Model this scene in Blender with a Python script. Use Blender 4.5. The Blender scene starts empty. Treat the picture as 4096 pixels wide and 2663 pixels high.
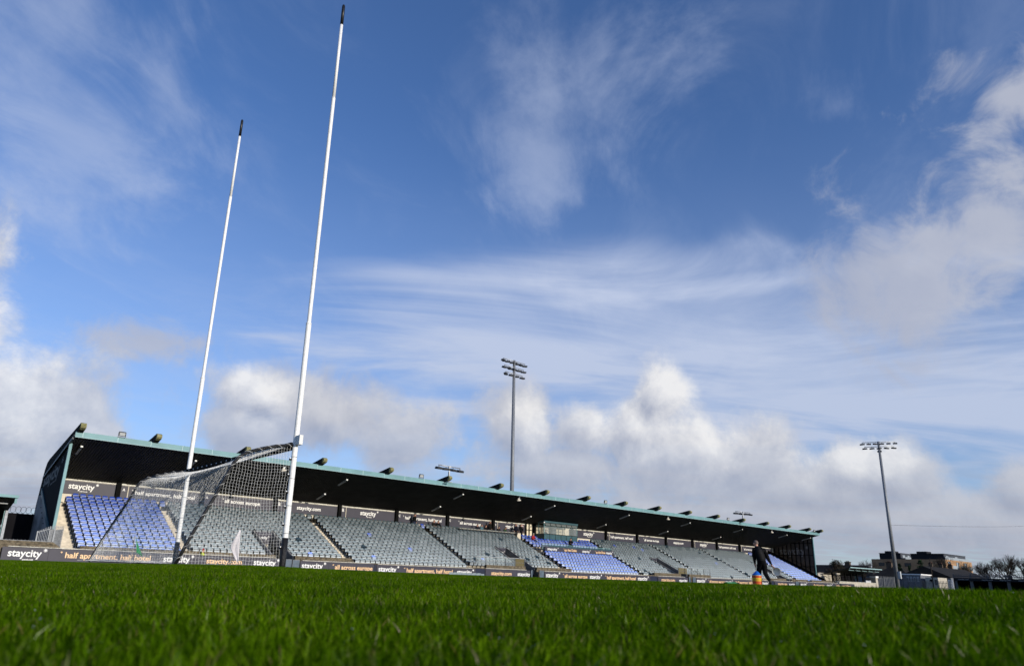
import bpy, bmesh, math, random
import numpy as np
from mathutils import Matrix, Vector, Euler
random.seed(7); RNG = np.random.default_rng(7)
PI = math.pi
S = bpy.context.scene
C = S.collection

# ------------------------------------------------------------------ camera
AL, PITCH, ROLL = math.radians(50.068), math.radians(16.9994), math.radians(1.9623)
CAMZ = 0.1287
fw = Vector((math.cos(AL)*math.cos(PITCH), math.sin(AL)*math.cos(PITCH), math.sin(PITCH)))
rt = Vector((math.sin(AL), -math.cos(AL), 0)); up = rt.cross(fw)
Rv = rt*math.cos(ROLL) + up*math.sin(ROLL); Uv = -rt*math.sin(ROLL) + up*math.cos(ROLL)
cam = bpy.data.cameras.new('camera'); camo = bpy.data.objects.new('camera', cam); C.objects.link(camo)
M = Matrix((Rv, Uv, -fw)).transposed().to_4x4(); M.translation = (0, 0, CAMZ)
camo.matrix_world = M
cam.sensor_width = 36; cam.lens = 2796.72/4096*36
cam.shift_x = (2048-1911.0)/4096; cam.shift_y = (1443.4-1331.5)/4096
cam.clip_start = .02; cam.clip_end = 6000
cam.dof.use_dof = True; cam.dof.focus_distance = 10; cam.dof.aperture_fstop = 3.8
S.camera = camo

# ------------------------------------------------------------------ light
SUN_AZ, SUN_EL = math.radians(-82), math.radians(13.2)      # direction towards the sun, from +X
sunv = Vector((math.cos(SUN_AZ)*math.cos(SUN_EL), math.sin(SUN_AZ)*math.cos(SUN_EL), math.sin(SUN_EL)))
sl = bpy.data.lights.new('sun', 'SUN'); sl.energy = 4.2; sl.angle = math.radians(.5); sl.color = (1, .93, .82)
so = bpy.data.objects.new('sun', sl); C.objects.link(so)
so.rotation_euler = sunv.to_track_quat('Z', 'Y').to_euler()
S.view_settings.view_transform = 'Standard'; S.view_settings.look = 'None'
S.view_settings.exposure = 0; S.view_settings.gamma = 1
S.cycles.max_bounces = 6; S.cycles.transparent_max_bounces = 24; S.cycles.diffuse_bounces = 3

# ------------------------------------------------------------------ sky: Nishita with procedural clouds
W = bpy.data.worlds.new('World'); S.world = W; W.use_nodes = True
nt = W.node_tree; nt.nodes.clear()
def nd(tree, typ, **kw):
    n = tree.nodes.new(typ)
    for k, v in kw.items(): setattr(n, k, v)
    return n
def setin(tree, sock, v):
    if isinstance(v, bpy.types.NodeSocket): tree.links.new(v, sock)
    else: sock.default_value = v
def mth(tree, op, a, b=None, c=None, clamp=False):
    n = nd(tree, 'ShaderNodeMath', operation=op); n.use_clamp = clamp
    for s_, v in zip(n.inputs, (a, b, c)):
        if v is not None: setin(tree, s_, v)
    return n.outputs[0]
def vm(tree, op, a, b=None):
    n = nd(tree, 'ShaderNodeVectorMath', operation=op)
    setin(tree, n.inputs[0], a)
    if b is not None: setin(tree, n.inputs[1], b)
    return n.outputs[1] if op == 'DOT_PRODUCT' else n.outputs[0]
def smooth(tree, x, lo, hi):
    n = nd(tree, 'ShaderNodeMapRange', interpolation_type='SMOOTHSTEP')
    for s_, v in zip(n.inputs, (x, lo, hi, 0., 1.)): setin(tree, s_, v)
    return n.outputs[0]
def noise(tree, vec, scale, detail=8., rough=.6, dist=0.):
    n = nd(tree, 'ShaderNodeTexNoise'); n.inputs['Scale'].default_value = scale
    n.inputs['Detail'].default_value = detail; n.inputs['Roughness'].default_value = rough
    n.inputs['Distortion'].default_value = dist; tree.links.new(vec, n.inputs['Vector'])
    return n.outputs['Fac']
def mixc(tree, f, a, b, op='MIX'):
    n = nd(tree, 'ShaderNodeMix', data_type='RGBA', blend_type=op)
    setin(tree, n.inputs[0], f); setin(tree, n.inputs[6], a); setin(tree, n.inputs[7], b)
    return n.outputs[2]
def field(tree, d, blobs):
    out = None
    for (x, y, z, ra, rb) in blobs:
        c = Vector((x, y, z)).normalized(); e1 = Vector((y, -x, 0)).normalized(); e2 = e1.cross(c)
        a = vm(tree, 'DOT_PRODUCT', d, tuple(e1/ra)); b = vm(tree, 'DOT_PRODUCT', d, tuple(e2/rb))
        r = mth(tree, 'MULTIPLY_ADD', b, b, mth(tree, 'MULTIPLY', a, a))
        v = mth(tree, 'SUBTRACT', 1., mth(tree, 'SQRT', r))
        if out is None: out = v
        else:
            n = nd(tree, 'ShaderNodeMath', operation='SMOOTH_MAX'); setin(tree, n.inputs[0], out); setin(tree, n.inputs[1], v); n.inputs[2].default_value = .15
            out = n.outputs[0]
    return out
CUM = [(.0266,.9712,.2512,.070,.13), (.1018,.9854,.1465,.12,.117), (.1781,.9716,.1555,.05,.052), (.1427,.985,.097,.1,.043),
 (.3754,.9018,.2208,.075,.045), (.4536,.8687,.199,.118,.054), (.5467,.8181,.1783,.079,.057), (.3668,.9133,.1772,.093,.043),
 (.7943,.5542,.2441,.045,.055), (.7867,.5843,.1992,.082,.061), (.736,.6447,.2064,.054,.046), (.6799,.7078,.1916,.06,.065),
 (.8292,.5352,.1614,.118,.068), (.8615,.4848,.1505,.107,.061), (.7133,.6859,.144,.118,.039), (.9176,.3717,.1406,.061,.039),
 (.9356,.3272,.1328,.057,.046), (.905,.4091,.117,.118,.039), (.9726,.2046,.1102,.04,.04),
 (.8808,.4666,.0799,.25,.039), (.9576,.278,.0761,.18,.039)]
g = bpy.data.node_groups.new('cumulus', 'ShaderNodeTree')
g.interface.new_socket('d', in_out='INPUT', socket_type='NodeSocketVector')
g.interface.new_socket('v', in_out='OUTPUT', socket_type='NodeSocketFloat')
gi, go = g.nodes.new('NodeGroupInput'), g.nodes.new('NodeGroupOutput')
f1 = field(g, gi.outputs[0], CUM)
n1 = noise(g, gi.outputs[0], 7.5, 12., .64, .2)
v = mth(g, 'MULTIPLY_ADD', mth(g, 'SUBTRACT', n1, .48), 2.7, f1)
g.links.new(v, go.inputs[0])
tc = nd(nt, 'ShaderNodeTexCoord'); D = tc.outputs['Generated']
sky = nd(nt, 'ShaderNodeTexSky', sky_type='NISHITA'); sky.sun_disc = False
sky.sun_elevation = SUN_EL; sky.sun_rotation = PI/2 - SUN_AZ
sky.air_density = 1.0; sky.dust_density = .3; sky.ozone_density = 3.0; sky.altitude = 0
col = mixc(nt, 1., sky.outputs[0], (1.04, 1.24, 1.66, 1), 'MULTIPLY')
sepz = nd(nt, 'ShaderNodeSeparateXYZ'); nt.links.new(D, sepz.inputs[0]); Z = sepz.outputs[2]
# thin high cloud on a flat layer overhead, so it closes up towards the horizon
pl = vm(nt, 'SCALE', D); pl_n = nt.nodes[-1]; setin(nt, pl_n.inputs['Scale'], mth(nt, 'DIVIDE', 1., mth(nt, 'ADD', mth(nt, 'MAXIMUM', Z, 0.), .10)))
mp = nd(nt, 'ShaderNodeMapping', vector_type='TEXTURE'); nt.links.new(pl, mp.inputs[0]); mp.inputs['Rotation'].default_value = (0, 0, math.radians(-38)); mp.inputs['Scale'].default_value = (2.0, .8, 1)
ci = noise(nt, mp.outputs[0], 1.3, 10., .56, 1.1)
mp2 = nd(nt, 'ShaderNodeMapping', vector_type='TEXTURE'); nt.links.new(pl, mp2.inputs[0]); mp2.inputs['Rotation'].default_value = (0, 0, math.radians(35)); mp2.inputs['Scale'].default_value = (1.4, .9, 1)
cj = noise(nt, mp2.outputs[0], 2.6, 10., .62, .8)
ci2 = noise(nt, D, 5., 9., .6, .3)
wisp = smooth(nt, ci, .36, .70); wisp2 = smooth(nt, cj, .42, .74)
HAZE = [(.78,.50,.33,.42,.12), (.86,.36,.24,.40,.12), (.60,.68,.30,.30,.10)]
hz = smooth(nt, mth(nt, 'MULTIPLY_ADD', mth(nt, 'SUBTRACT', ci, .5), 2.2, field(nt, D, HAZE)), -.15, .8)
BAND = [(.70,.58,.42,.30,.030), (.83,.44,.385,.26,.022), (.50,.76,.40,.12,.02)]
bd = smooth(nt, mth(nt, 'MULTIPLY_ADD', mth(nt, 'SUBTRACT', ci, .5), 4.0, field(nt, D, BAND)), -.4, 1.3)
STREAK = [(.585,.520,.640,.13,.15), (.60,.58,.55,.12,.09), (.09,.88,.47,.13,.13), (.04,.82,.58,.09,.13), (.16,.79,.58,.05,.12), (.85,.30,.60,.05,.06)]
st = smooth(nt, mth(nt, 'ADD', mth(nt, 'MULTIPLY', mth(nt, 'SUBTRACT', ci2, .5), 2.4), mth(nt, 'MULTIPLY_ADD', mth(nt, 'SUBTRACT', cj, .5), 3.2, field(nt, D, STREAK))), -.1, 1.4)
low = smooth(nt, Z, .60, .05)
thin = mth(nt, 'MULTIPLY', hz, mth(nt, 'MULTIPLY_ADD', wisp, .34, .48))
thin = mth(nt, 'ADD', thin, mth(nt, 'MULTIPLY', bd, .42))
thin = mth(nt, 'ADD', thin, mth(nt, 'MULTIPLY', st, .34))
thin = mth(nt, 'ADD', thin, mth(nt, 'MULTIPLY', wisp2, .13))
thin = mth(nt, 'ADD', thin, mth(nt, 'MULTIPLY', low, mth(nt, 'MULTIPLY_ADD', ci, .55, .13)), clamp=True)
K = 1.0
def c3(r, g_, b, k=1.):      # sRGB 0-255 to linear
    f = lambda x: ((x/255+.055)/1.055)**2.4 if x > 10 else x/255/12.92
    return (f(r)*k, f(g_)*k, f(b)*k, 1)
SOFT = [(.8845,.2322,.4056,.10,.085), (.8921,.1791,.4029,.09,.11), (.8451,.1184,.5213,.065,.06), (.8973,.2681,.3507,.10,.095),
        (.2392,.9311,.2754,.085,.028), (.4536,.8687,.225,.14,.05), (.6799,.7078,.235,.07,.05)]
sf = smooth(nt, mth(nt, 'MULTIPLY_ADD', mth(nt, 'SUBTRACT', noise(nt, D, 11., 9., .62, .5), .5), 3.2, field(nt, D, SOFT)), -.15, .85)
gr1 = nd(nt, 'ShaderNodeGroup'); gr1.node_tree = g; nt.links.new(D, gr1.inputs[0])
LD = (Rv*.55 + Uv*.75 - fw*.1)*.022
gr2 = nd(nt, 'ShaderNodeGroup'); gr2.node_tree = g; nt.links.new(vm(nt, 'ADD', D, tuple(LD)), gr2.inputs[0])
cu = smooth(nt, gr1.outputs[0], -.22, .50)
dif = mth(nt, 'SUBTRACT', gr1.outputs[0], gr2.outputs[0])
core = smooth(nt, gr1.outputs[0], .25, 1.5)
lit = mth(nt, 'ADD', mth(nt, 'MULTIPLY_ADD', dif, 1.0, .56), mth(nt, 'MULTIPLY', core, -.22), clamp=True)
zl = smooth(nt, Z, .05, .24)
BRT = [(.7943,.5542,.2441,.06,.07), (.7867,.5843,.215,.07,.05), (.3704,.9018,.2278,.05,.030), (.0566,.9712,.2512,.05,.13), (.10,.975,.17,.06,.07), (.6799,.7078,.2116,.03,.04), (.8292,.5352,.19,.10,.04), (.9176,.3717,.150,.06,.025), (.9356,.3272,.155,.04,.02)]
ci3 = noise(nt, D, 13., 9., .62, .3)
br = smooth(nt, mth(nt, 'MULTIPLY_ADD', mth(nt, 'SUBTRACT', ci3, .5), 3.0, field(nt, D, BRT)), -.7, .8)
lit = mth(nt, 'MULTIPLY', lit, mth(nt, 'MULTIPLY_ADD', br, .62, .46)); lit = mth(nt, 'MULTIPLY', lit, mth(nt, 'MULTIPLY_ADD', zl, .35, .65))
ccol = mixc(nt, lit, c3(164,170,188), c3(246,244,242))
scol = mixc(nt, ci2, c3(160,168,192), c3(206,208,216))
bg = nd(nt, 'ShaderNodeBackground'); outw = nd(nt, 'ShaderNodeOutputWorld')
SKYS = .105
col = mixc(nt, 1., col, (SKYS, SKYS, SKYS, 1), 'MULTIPLY')
col = mixc(nt, mth(nt, 'MULTIPLY', thin, .92), col, mixc(nt, smooth(nt, Z, .05, .5), c3(188,200,224), c3(196,207,232)))
col = mixc(nt, mth(nt, 'MULTIPLY', sf, .82), col, scol)
deck = mth(nt, 'MULTIPLY', smooth(nt, noise(nt, mp.outputs[0], 4.5, 8., .6, .3), .36, .62), smooth(nt, Z, .17, .07))
col = mixc(nt, mth(nt, 'MULTIPLY', deck, .8), col, mixc(nt, ci2, c3(150,160,180), c3(196,198,206)))
col = mixc(nt, mth(nt, 'MULTIPLY', cu, .85), col, ccol)
nt.links.new(col, bg.inputs[0]); bg.inputs[1].default_value = 1.0
nt.links.new(bg.outputs[0], outw.inputs[0])
W.cycles.sampling_method = 'MANUAL'; W.cycles.sample_map_resolution = 512

# ------------------------------------------------------------------ materials
MATS = {}
def mat(name, col, rough=.7, var=.0, scale=3., metal=0., bump=0., spec=.25, col2=None, detail=6., trans=None, stretch=None, alpha=None):
    m = bpy.data.materials.new(name); m.use_nodes = True; t = m.node_tree; b = t.nodes['Principled BSDF']
    b.inputs['Roughness'].default_value = rough; b.inputs['Metallic'].default_value = metal
    b.inputs['Specular IOR Level'].default_value = spec
    c = tuple(col)+(1,)
    tcn = nd(t, 'ShaderNodeTexCoord'); vec = tcn.outputs['Object']
    if stretch:
        mm = nd(t, 'ShaderNodeMapping'); mm.inputs['Scale'].default_value = stretch; t.links.new(vec, mm.inputs[0]); vec = mm.outputs[0]
    if var or col2:
        f = noise(t, vec, scale, detail, .6)
        ff = smooth(t, f, .3, .7)
        c2 = tuple(col2)+(1,) if col2 else tuple(x*(1-var) for x in col)+(1,)
        c1 = c if col2 else tuple(min(1, x*(1+var)) for x in col)+(1,)
        t.links.new(mixc(t, ff, c1, c2), b.inputs['Base Color'])
    else: b.inputs['Base Color'].default_value = c
    if bump:
        bn = nd(t, 'ShaderNodeBump'); bn.inputs['Strength'].default_value = bump; bn.inputs['Distance'].default_value = .02
        t.links.new(noise(t, vec, scale*4, 5.), bn.inputs['Height']); t.links.new(bn.outputs[0], b.inputs['Normal'])
    if alpha is not None:
        mx = nd(t, 'ShaderNodeMixShader'); tr = nd(t, 'ShaderNodeBsdfTransparent'); mx.inputs[0].default_value = alpha
        t.links.new(tr.outputs[0], mx.inputs[1]); t.links.new(b.outputs[0], mx.inputs[2])
        t.links.new(mx.outputs[0], t.nodes['Material Output'].inputs[0])
    MATS[name] = m
    return m
mat('white_paint', (.80,.79,.76), .45, .10, 22, spec=.3); mat('black_paint', (.012,.012,.013), .35, .3, 12)
mat('post_black', (.014,.014,.015), .3, .4, 30, bump=.5)
mat('board', (.046,.043,.058), .5, .08, 1.5); mat('board_navy', (.014,.018,.040), .5, .2, 2)
mat('letter_white', (.82,.80,.76), .5); mat('letter_peach', (.86,.56,.30), .5); mat('letter_dim', (.10,.10,.10), .6); mat('letter_grey', (.30,.30,.30), .6)
mat('concrete_cream', (.56,.49,.38), .85, .18, 2.5, bump=.3); mat('concrete', (.33,.30,.25), .85, .3, 1.5, bump=.3)
mat('concrete_dirty', (.20,.16,.105), .9, col2=(.045,.037,.025), scale=5, bump=.4, stretch=(1,1,2))
mat('concrete_grey', (.22,.21,.20), .85, .35, .8, bump=.2)
mat('wall_cream', (.62,.56,.45), .8, .12, 1.2); mat('plate_pale', (.62,.60,.52), .7, .3, 5)
mat('teal', (.15,.285,.295), .5, .12, .8); mat('teal_pale', (.32,.46,.46), .5, .1, 3); mat('teal_dark', (.035,.085,.10), .5, .15, 2)
mat('gate_slate', (.085,.115,.145), .5, .2, 3)
mat('roof_dark', (.030,.031,.029), .6, .25, 1., spec=.15); mat('roof_top', (.10,.11,.11), .6, .2, 1)
mat('rafter', (.022,.021,.019), .9, .3, 3, spec=.05); mat('moss', (.34,.31,.17), .95, col2=(.12,.12,.03), scale=9, bump=.6)
mat('charcoal', (.008,.0075,.009), .8, .2, .6, spec=.05); mat('frame_black', (.006,.006,.006), .85, spec=.05)
mat('panel_smoke', (.10,.085,.075), .5, .2, .7)
mat('steel', (.42,.43,.44), .45, .15, 4, metal=.5); mat('steel_dark', (.10,.105,.11), .5, .2, 6); mat('galv', (.20,.21,.225), .5, .2, 8, metal=.2)
mat('lamp_body', (.045,.047,.05), .5); mat('lamp_grey', (.45,.46,.46), .5); mat('lamp_glass', (.45,.46,.45), .15); mat('tube_end', (.8,.8,.78), .4)
mat('plastic_dark', (.005,.005,.006), .7, spec=.08)
mat('net', (.70,.70,.68), .9, spec=.1); mat('glass', (.35,.40,.40), .05, alpha=.22); mat('glass_tan', (.16,.13,.06), .15, alpha=.75)
mat('interior', (.70,.62,.46), .8); mat('cladding', (.010,.010,.013), .7, .2, 1.); mat('cladding_grey', (.05,.052,.06), .5, .1, 1.)
mat('brick_tan', (.36,.215,.115), .85, .18, .5); mat('roof_slate', (.016,.013,.010), .9, .4, .8); mat('brick_chim', (.09,.065,.045), .9, .3, 2)
mat('render_grey', (.13,.14,.16), .9, .15, 1); mat('render_pale', (.42,.38,.31), .9, .15, 1)
mat('bark', (.042,.034,.027), .95, .3, 3, spec=.05); mat('leaf_dark', (.020,.028,.012), .8, col2=(.035,.018,.012), scale=.8); mat('leaf_green', (.016,.040,.014), .8, .5, 1.)
mat('win_dark', (.02,.025,.03), .1); mat('win_pale', (.30,.33,.35), .3); mat('rail_steel', (.16,.165,.17), .5, .2, 6, metal=.4); mat('cloth_black', (.006,.006,.0065), .9, .3, 8, spec=.08); mat('vest_black', (.006,.006,.0065), .7, .2, 10, spec=.15)
mat('cloth_navy', (.008,.009,.016), .9, spec=.05); mat('cloth_jeans', (.018,.027,.055), .9); mat('cloth_red', (.30,.012,.015), .8); mat('cloth_brown', (.012,.011,.010), .9, spec=.05); mat('cloth_teal', (.06,.13,.16), .9)
mat('cloth_hivis', (.55,.62,.05), .7); mat('skin', (.50,.27,.19), .55); mat('hair_grey', (.16,.12,.10), .8, .3, 20); mat('hair_dark', (.03,.022,.018), .8); mat('shoe', (.02,.02,.02), .6)
mat('cone_blue', (.015,.12,.50), .5); mat('cone_yellow', (.75,.55,.03), .5); mat('cone_red', (.62,.05,.03), .5); mat('cone_orange', (.72,.16,.03), .5); mat('dish_white', (.66,.66,.63), .5, .05, 6)
mat('pale_dark', (.075,.078,.085), .6, .2, 3, metal=.2)
mat('flag_white', (.72,.67,.68), .9); mat('flag_green', (.02,.25,.06), .9); mat('wood_pole', (.35,.31,.26), .8, .2, 10)
mat('green_box', (.02,.16,.06), .5); mat('tile_red', (.12,.06,.04), .9); mat('seat_white', (.62,.62,.64), .4)
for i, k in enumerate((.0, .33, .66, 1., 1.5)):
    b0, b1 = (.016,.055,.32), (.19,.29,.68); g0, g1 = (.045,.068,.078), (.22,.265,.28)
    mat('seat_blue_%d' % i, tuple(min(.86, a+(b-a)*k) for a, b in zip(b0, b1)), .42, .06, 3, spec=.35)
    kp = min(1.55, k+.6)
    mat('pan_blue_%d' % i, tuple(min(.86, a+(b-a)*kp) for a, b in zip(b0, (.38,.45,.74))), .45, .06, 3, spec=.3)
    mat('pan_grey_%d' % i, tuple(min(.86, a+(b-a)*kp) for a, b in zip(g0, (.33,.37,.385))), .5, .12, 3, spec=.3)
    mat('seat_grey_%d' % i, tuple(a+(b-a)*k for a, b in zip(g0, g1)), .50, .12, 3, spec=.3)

mat('seat_navy', (.012,.035,.055), .5)
# grass blade material, tinted per blade through a mesh attribute
gm = bpy.data.materials.new('grass_blade'); gm.use_nodes = True; t = gm.node_tree; b = t.nodes['Principled BSDF']
at = nd(t, 'ShaderNodeAttribute', attribute_name='tint'); geo = nd(t, 'ShaderNodeNewGeometry')
cr = nd(t, 'ShaderNodeValToRGB'); cr.color_ramp.elements[0].position = 0; cr.color_ramp.elements[0].color = (.018,.044,.0008,1)
cr.color_ramp.elements[1].position = .55; cr.color_ramp.elements[1].color = (.066,.145,.0018,1)
for p, c in ((.88, (.14,.25,.008,1)), (.955, (.13,.15,.02,1)), (.985, (.17,.13,.04,1))):
    e = cr.color_ramp.elements.new(p); e.color = c
t.links.new(at.outputs['Fac'], cr.inputs[0])
big = noise(t, geo.outputs['Position'], 2.2, 5., .75)
bc = mixc(t, smooth(t, big, .35, .65), (.50,.56,.56,1), (1.10,1.04,.9,1)); bc = mixc(t, 1., cr.outputs[0], bc, 'MULTIPLY')
t.links.new(bc, b.inputs['Base Color']); b.inputs['Roughness'].default_value = .42; b.inputs['Specular IOR Level'].default_value = .35
df = nd(t, 'ShaderNodeBsdfDiffuse'); t.links.new(bc, df.inputs[0]); gx = nd(t, 'ShaderNodeMixShader'); t.links.new(mth(t, 'GREATER_THAN', at.outputs['Fac'], .90), gx.inputs[0]); t.links.new(df.outputs[0], gx.inputs[1]); t.links.new(b.outputs[0], gx.inputs[2])
trn = nd(t, 'ShaderNodeBsdfTranslucent'); t.links.new(mixc(t, 1., bc, (1.2,1.5,.3,1), 'MULTIPLY'), trn.inputs[0])
mx = nd(t, 'ShaderNodeMixShader'); mx.inputs[0].default_value = .28
t.links.new(gx.outputs[0], mx.inputs[1]); t.links.new(trn.outputs[0], mx.inputs[2]); t.links.new(mx.outputs[0], t.nodes['Material Output'].inputs[0])
MATS['grass_blade'] = gm
mat('soil', (.016,.026,.008), .95, .4, 6)

# ------------------------------------------------------------------ helpers
class MB:
    """collects faces, builds one mesh object"""
    def __init__(s): s.v = []; s.f = []; s.m = []; s.mats = []; s.smooth = []
    def mi(s, m):
        if m not in s.mats: s.mats.append(m)
        return s.mats.index(m)
    def add(s, vs, fs, m, sm=False):
        o = len(s.v); k = s.mi(m); s.v += [tuple(v) for v in vs]
        for f in fs: s.f.append(tuple(i+o for i in f)); s.m.append(k); s.smooth.append(sm)
    def box(s, x0, x1, y0, y1, z0, z1, m, T=None):
        vs = [(x, y, z) for x in (x0, x1) for y in (y0, y1) for z in (z0, z1)]
        if T is not None: vs = [T @ Vector(v) for v in vs]
        s.add(vs, [(0,1,3,2), (4,6,7,5), (0,4,5,1), (2,3,7,6), (0,2,6,4), (1,5,7,3)], m); return s
    def prism(s, pts, axis, a0, a1, m):
        """polygon pts extruded along axis 'x' (pts=(y,z)), 'y' (pts=(x,z)) or 'z' (pts=(x,y))"""
        def P(p, a): return {'x': (a, p[0], p[1]), 'y': (p[0], a, p[1]), 'z': (p[0], p[1], a)}[axis]
        n = len(pts); vs = [P(p, a0) for p in pts] + [P(p, a1) for p in pts]
        s.add(vs, [tuple(range(n))[::-1], tuple(range(n, 2*n))] + [(i, (i+1) % n, n+(i+1) % n, n+i) for i in range(n)], m); return s
    def tube(s, pts, r, m, n=6, cap=True, sm=True):
        pts = [Vector(p) for p in pts]; rr = r if isinstance(r, (list, tuple)) else [r]*len(pts)
        vs = []; d0 = None
        for i, p in enumerate(pts):
            d = (pts[min(i+1, len(pts)-1)] - pts[max(i-1, 0)]).normalized()
            ref = Vector((0, 0, 1)) if abs(d.z) < .9 else Vector((1, 0, 0))
            a = d.cross(ref).normalized()
            if d0 is not None and a.dot(d0) < 0: a = -a
            d0 = a; b_ = d.cross(a)
            for k in range(n):
                q = 2*PI*k/n; vs.append(p + (a*math.cos(q) + b_*math.sin(q))*rr[i])
        fs = [(i*n+k, i*n+(k+1) % n, (i+1)*n+(k+1) % n, (i+1)*n+k) for i in range(len(pts)-1) for k in range(n)]
        if cap: fs += [tuple(range(n))[::-1], tuple(range((len(pts)-1)*n, len(pts)*n))]
        s.add(vs, fs, m, sm); return s
    def quad(s, a, b, c, d, m): s.add([a, b, c, d], [(0,1,2,3)], m); return s
    def build(s, name, parent=None, loc=None):
        me = bpy.data.meshes.new(name); me.from_pydata([tuple(v) for v in s.v], [], s.f)
        for k in s.mats: me.materials.append(MATS[k])
        me.polygons.foreach_set('material_index', s.m); me.polygons.foreach_set('use_smooth', s.smooth); me.update()
        o = bpy.data.objects.new(name, me); C.objects.link(o)
        if parent is not None: o.parent = parent
        if loc is not None: o.location = loc
        return o
def tag(o, label=None, cat=None, group=None, kind=None):
    if label: o['label'] = label
    if cat: o['category'] = cat
    if group: o['group'] = group
    if kind: o['kind'] = kind
    return o
def empty(name, label, cat, loc=(0, 0, 0), rz=0, group=None):
    o = bpy.data.objects.new(name, None); C.objects.link(o); o.location = loc; o.rotation_euler = (0, 0, rz); o.empty_display_size = .2
    return tag(o, label, cat, group)
def gz(x, y):
    """height of the turf: it swells gently from where the camera lies"""
    r = math.hypot(x, y); th = math.degrees(math.atan2(y, x))
    if th < -90 or th > 170: th = 82 if th > 170 else 12
    tt = min(1, max(0, (th-12)/70)); r1 = 3.2 + 9*tt; q = min(1, max(0, (r-.2)/(r1-.2)))
    T = ((-400,.099),(20,.099),(30,.092),(40,.084),(48,.078),(54,.082),(60,.10),(66,.115),(70,.11),(76,.07),(84,.05),(400,.05))
    for (a, u), (b_, w) in zip(T[:-1], T[1:]):
        if a <= th <= b_: A_ = u+(w-u)*(th-a)/(b_-a); break
    return A_*q*q*(3-2*q)

_txt = {}
def glyphs(s):
    if s in _txt: return _txt[s]
    cu = bpy.data.curves.new('t', 'FONT'); cu.body = s; cu.size = 1; cu.resolution_u = 3; cu.offset = .020
    o = bpy.data.objects.new('t', cu); C.objects.link(o); dg = bpy.context.evaluated_depsgraph_get()
    me = bpy.data.meshes.new_from_object(o.evaluated_get(dg)); C.objects.unlink(o); bpy.data.objects.remove(o)
    v = np.array([tuple(q.co) for q in me.vertices]); f = [tuple(p.vertices) for p in me.polygons]; bpy.data.meshes.remove(me)
    v[:, 0] -= v[:, 0].min(); _txt[s] = (v, f, v[:, 0].max()); return _txt[s]
def star_pts(cx, cz, r):
    out = []
    for k in range(4):
        a = k*PI/4 + .3; dx, dz = math.cos(a)*r, math.sin(a)*r; nx, nz = -math.sin(a)*r*.13, math.cos(a)*r*.13
        out.append([(cx-dx+nx, cz-dz+nz), (cx+dx+nx, cz+dz+nz), (cx+dx-nx, cz+dz-nz), (cx-dx-nx, cz-dz-nz)])
    return out
def write(mb, s, u0, u1, z, m, plane, h=None):
    """letters between u0 and u1 with their base line at z; plane maps (u, z, lift) to a point; a * makes the eight-ray star"""
    pre = s.startswith('*'); post = s.endswith('*'); core = s.strip('*')
    w = u1-u0; sgn = 1 if w > 0 else -1; w = abs(w)
    v, f, tw = glyphs(core)
    sw = w*(.13 if post else .07) if (pre or post) else 0; cw = w-sw
    k = cw/tw; kz = k if h is None else h/.73; k0 = u0 + (sgn*sw if pre else 0)
    mb.add([plane(k0+sgn*p[0]*k, z+p[1]*kz, .006) for p in v], f, m)
    cap = .73*kz
    r = cap*.25 if post else cap*.18
    if pre or post:
        cx = u0+sgn*(w-sw*.35 if post else sw*.4); ratio = 1
        for i, q in enumerate(star_pts(cx, z+cap*.92, r)): mb.add([plane(a, b_, .007+.0006*i) for a, b_ in q], [(0,1,2,3)], m)
def XP(y): return lambda u, z, l: (u, y-l, z)      # a vertical plane facing the pitch

# ------------------------------------------------------------------ ground
def ground():
    rs = [0, .25, .5, .75, 1, 1.3, 1.6, 2, 2.5, 3, 3.6, 4.3, 5, 6, 7, 8.5, 10, 12, 14, 17, 21, 26, 34, 45, 60, 90, 140, 220, 400, 900, 2500]
    n = 120; vs = [(0, 0, 0)]; fs = []
    for r in rs[1:]:
        for k in range(n):
            a = 2*PI*k/n; x, y = r*math.cos(a), r*math.sin(a); vs.append((x, y, gz(x, y)))
    for k in range(n): fs.append((0, 1+k, 1+(k+1) % n))
    for i in range(len(rs)-2):
        for k in range(n): fs.append((1+i*n+k, 1+(i+1)*n+k, 1+(i+1)*n+(k+1) % n, 1+i*n+(k+1) % n))
    mb = MB(); mb.add(vs, fs, 'soil', True); tag(mb.build('ground'), 'dark green turf of the playing field', None, None, 'structure')
ground()

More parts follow.
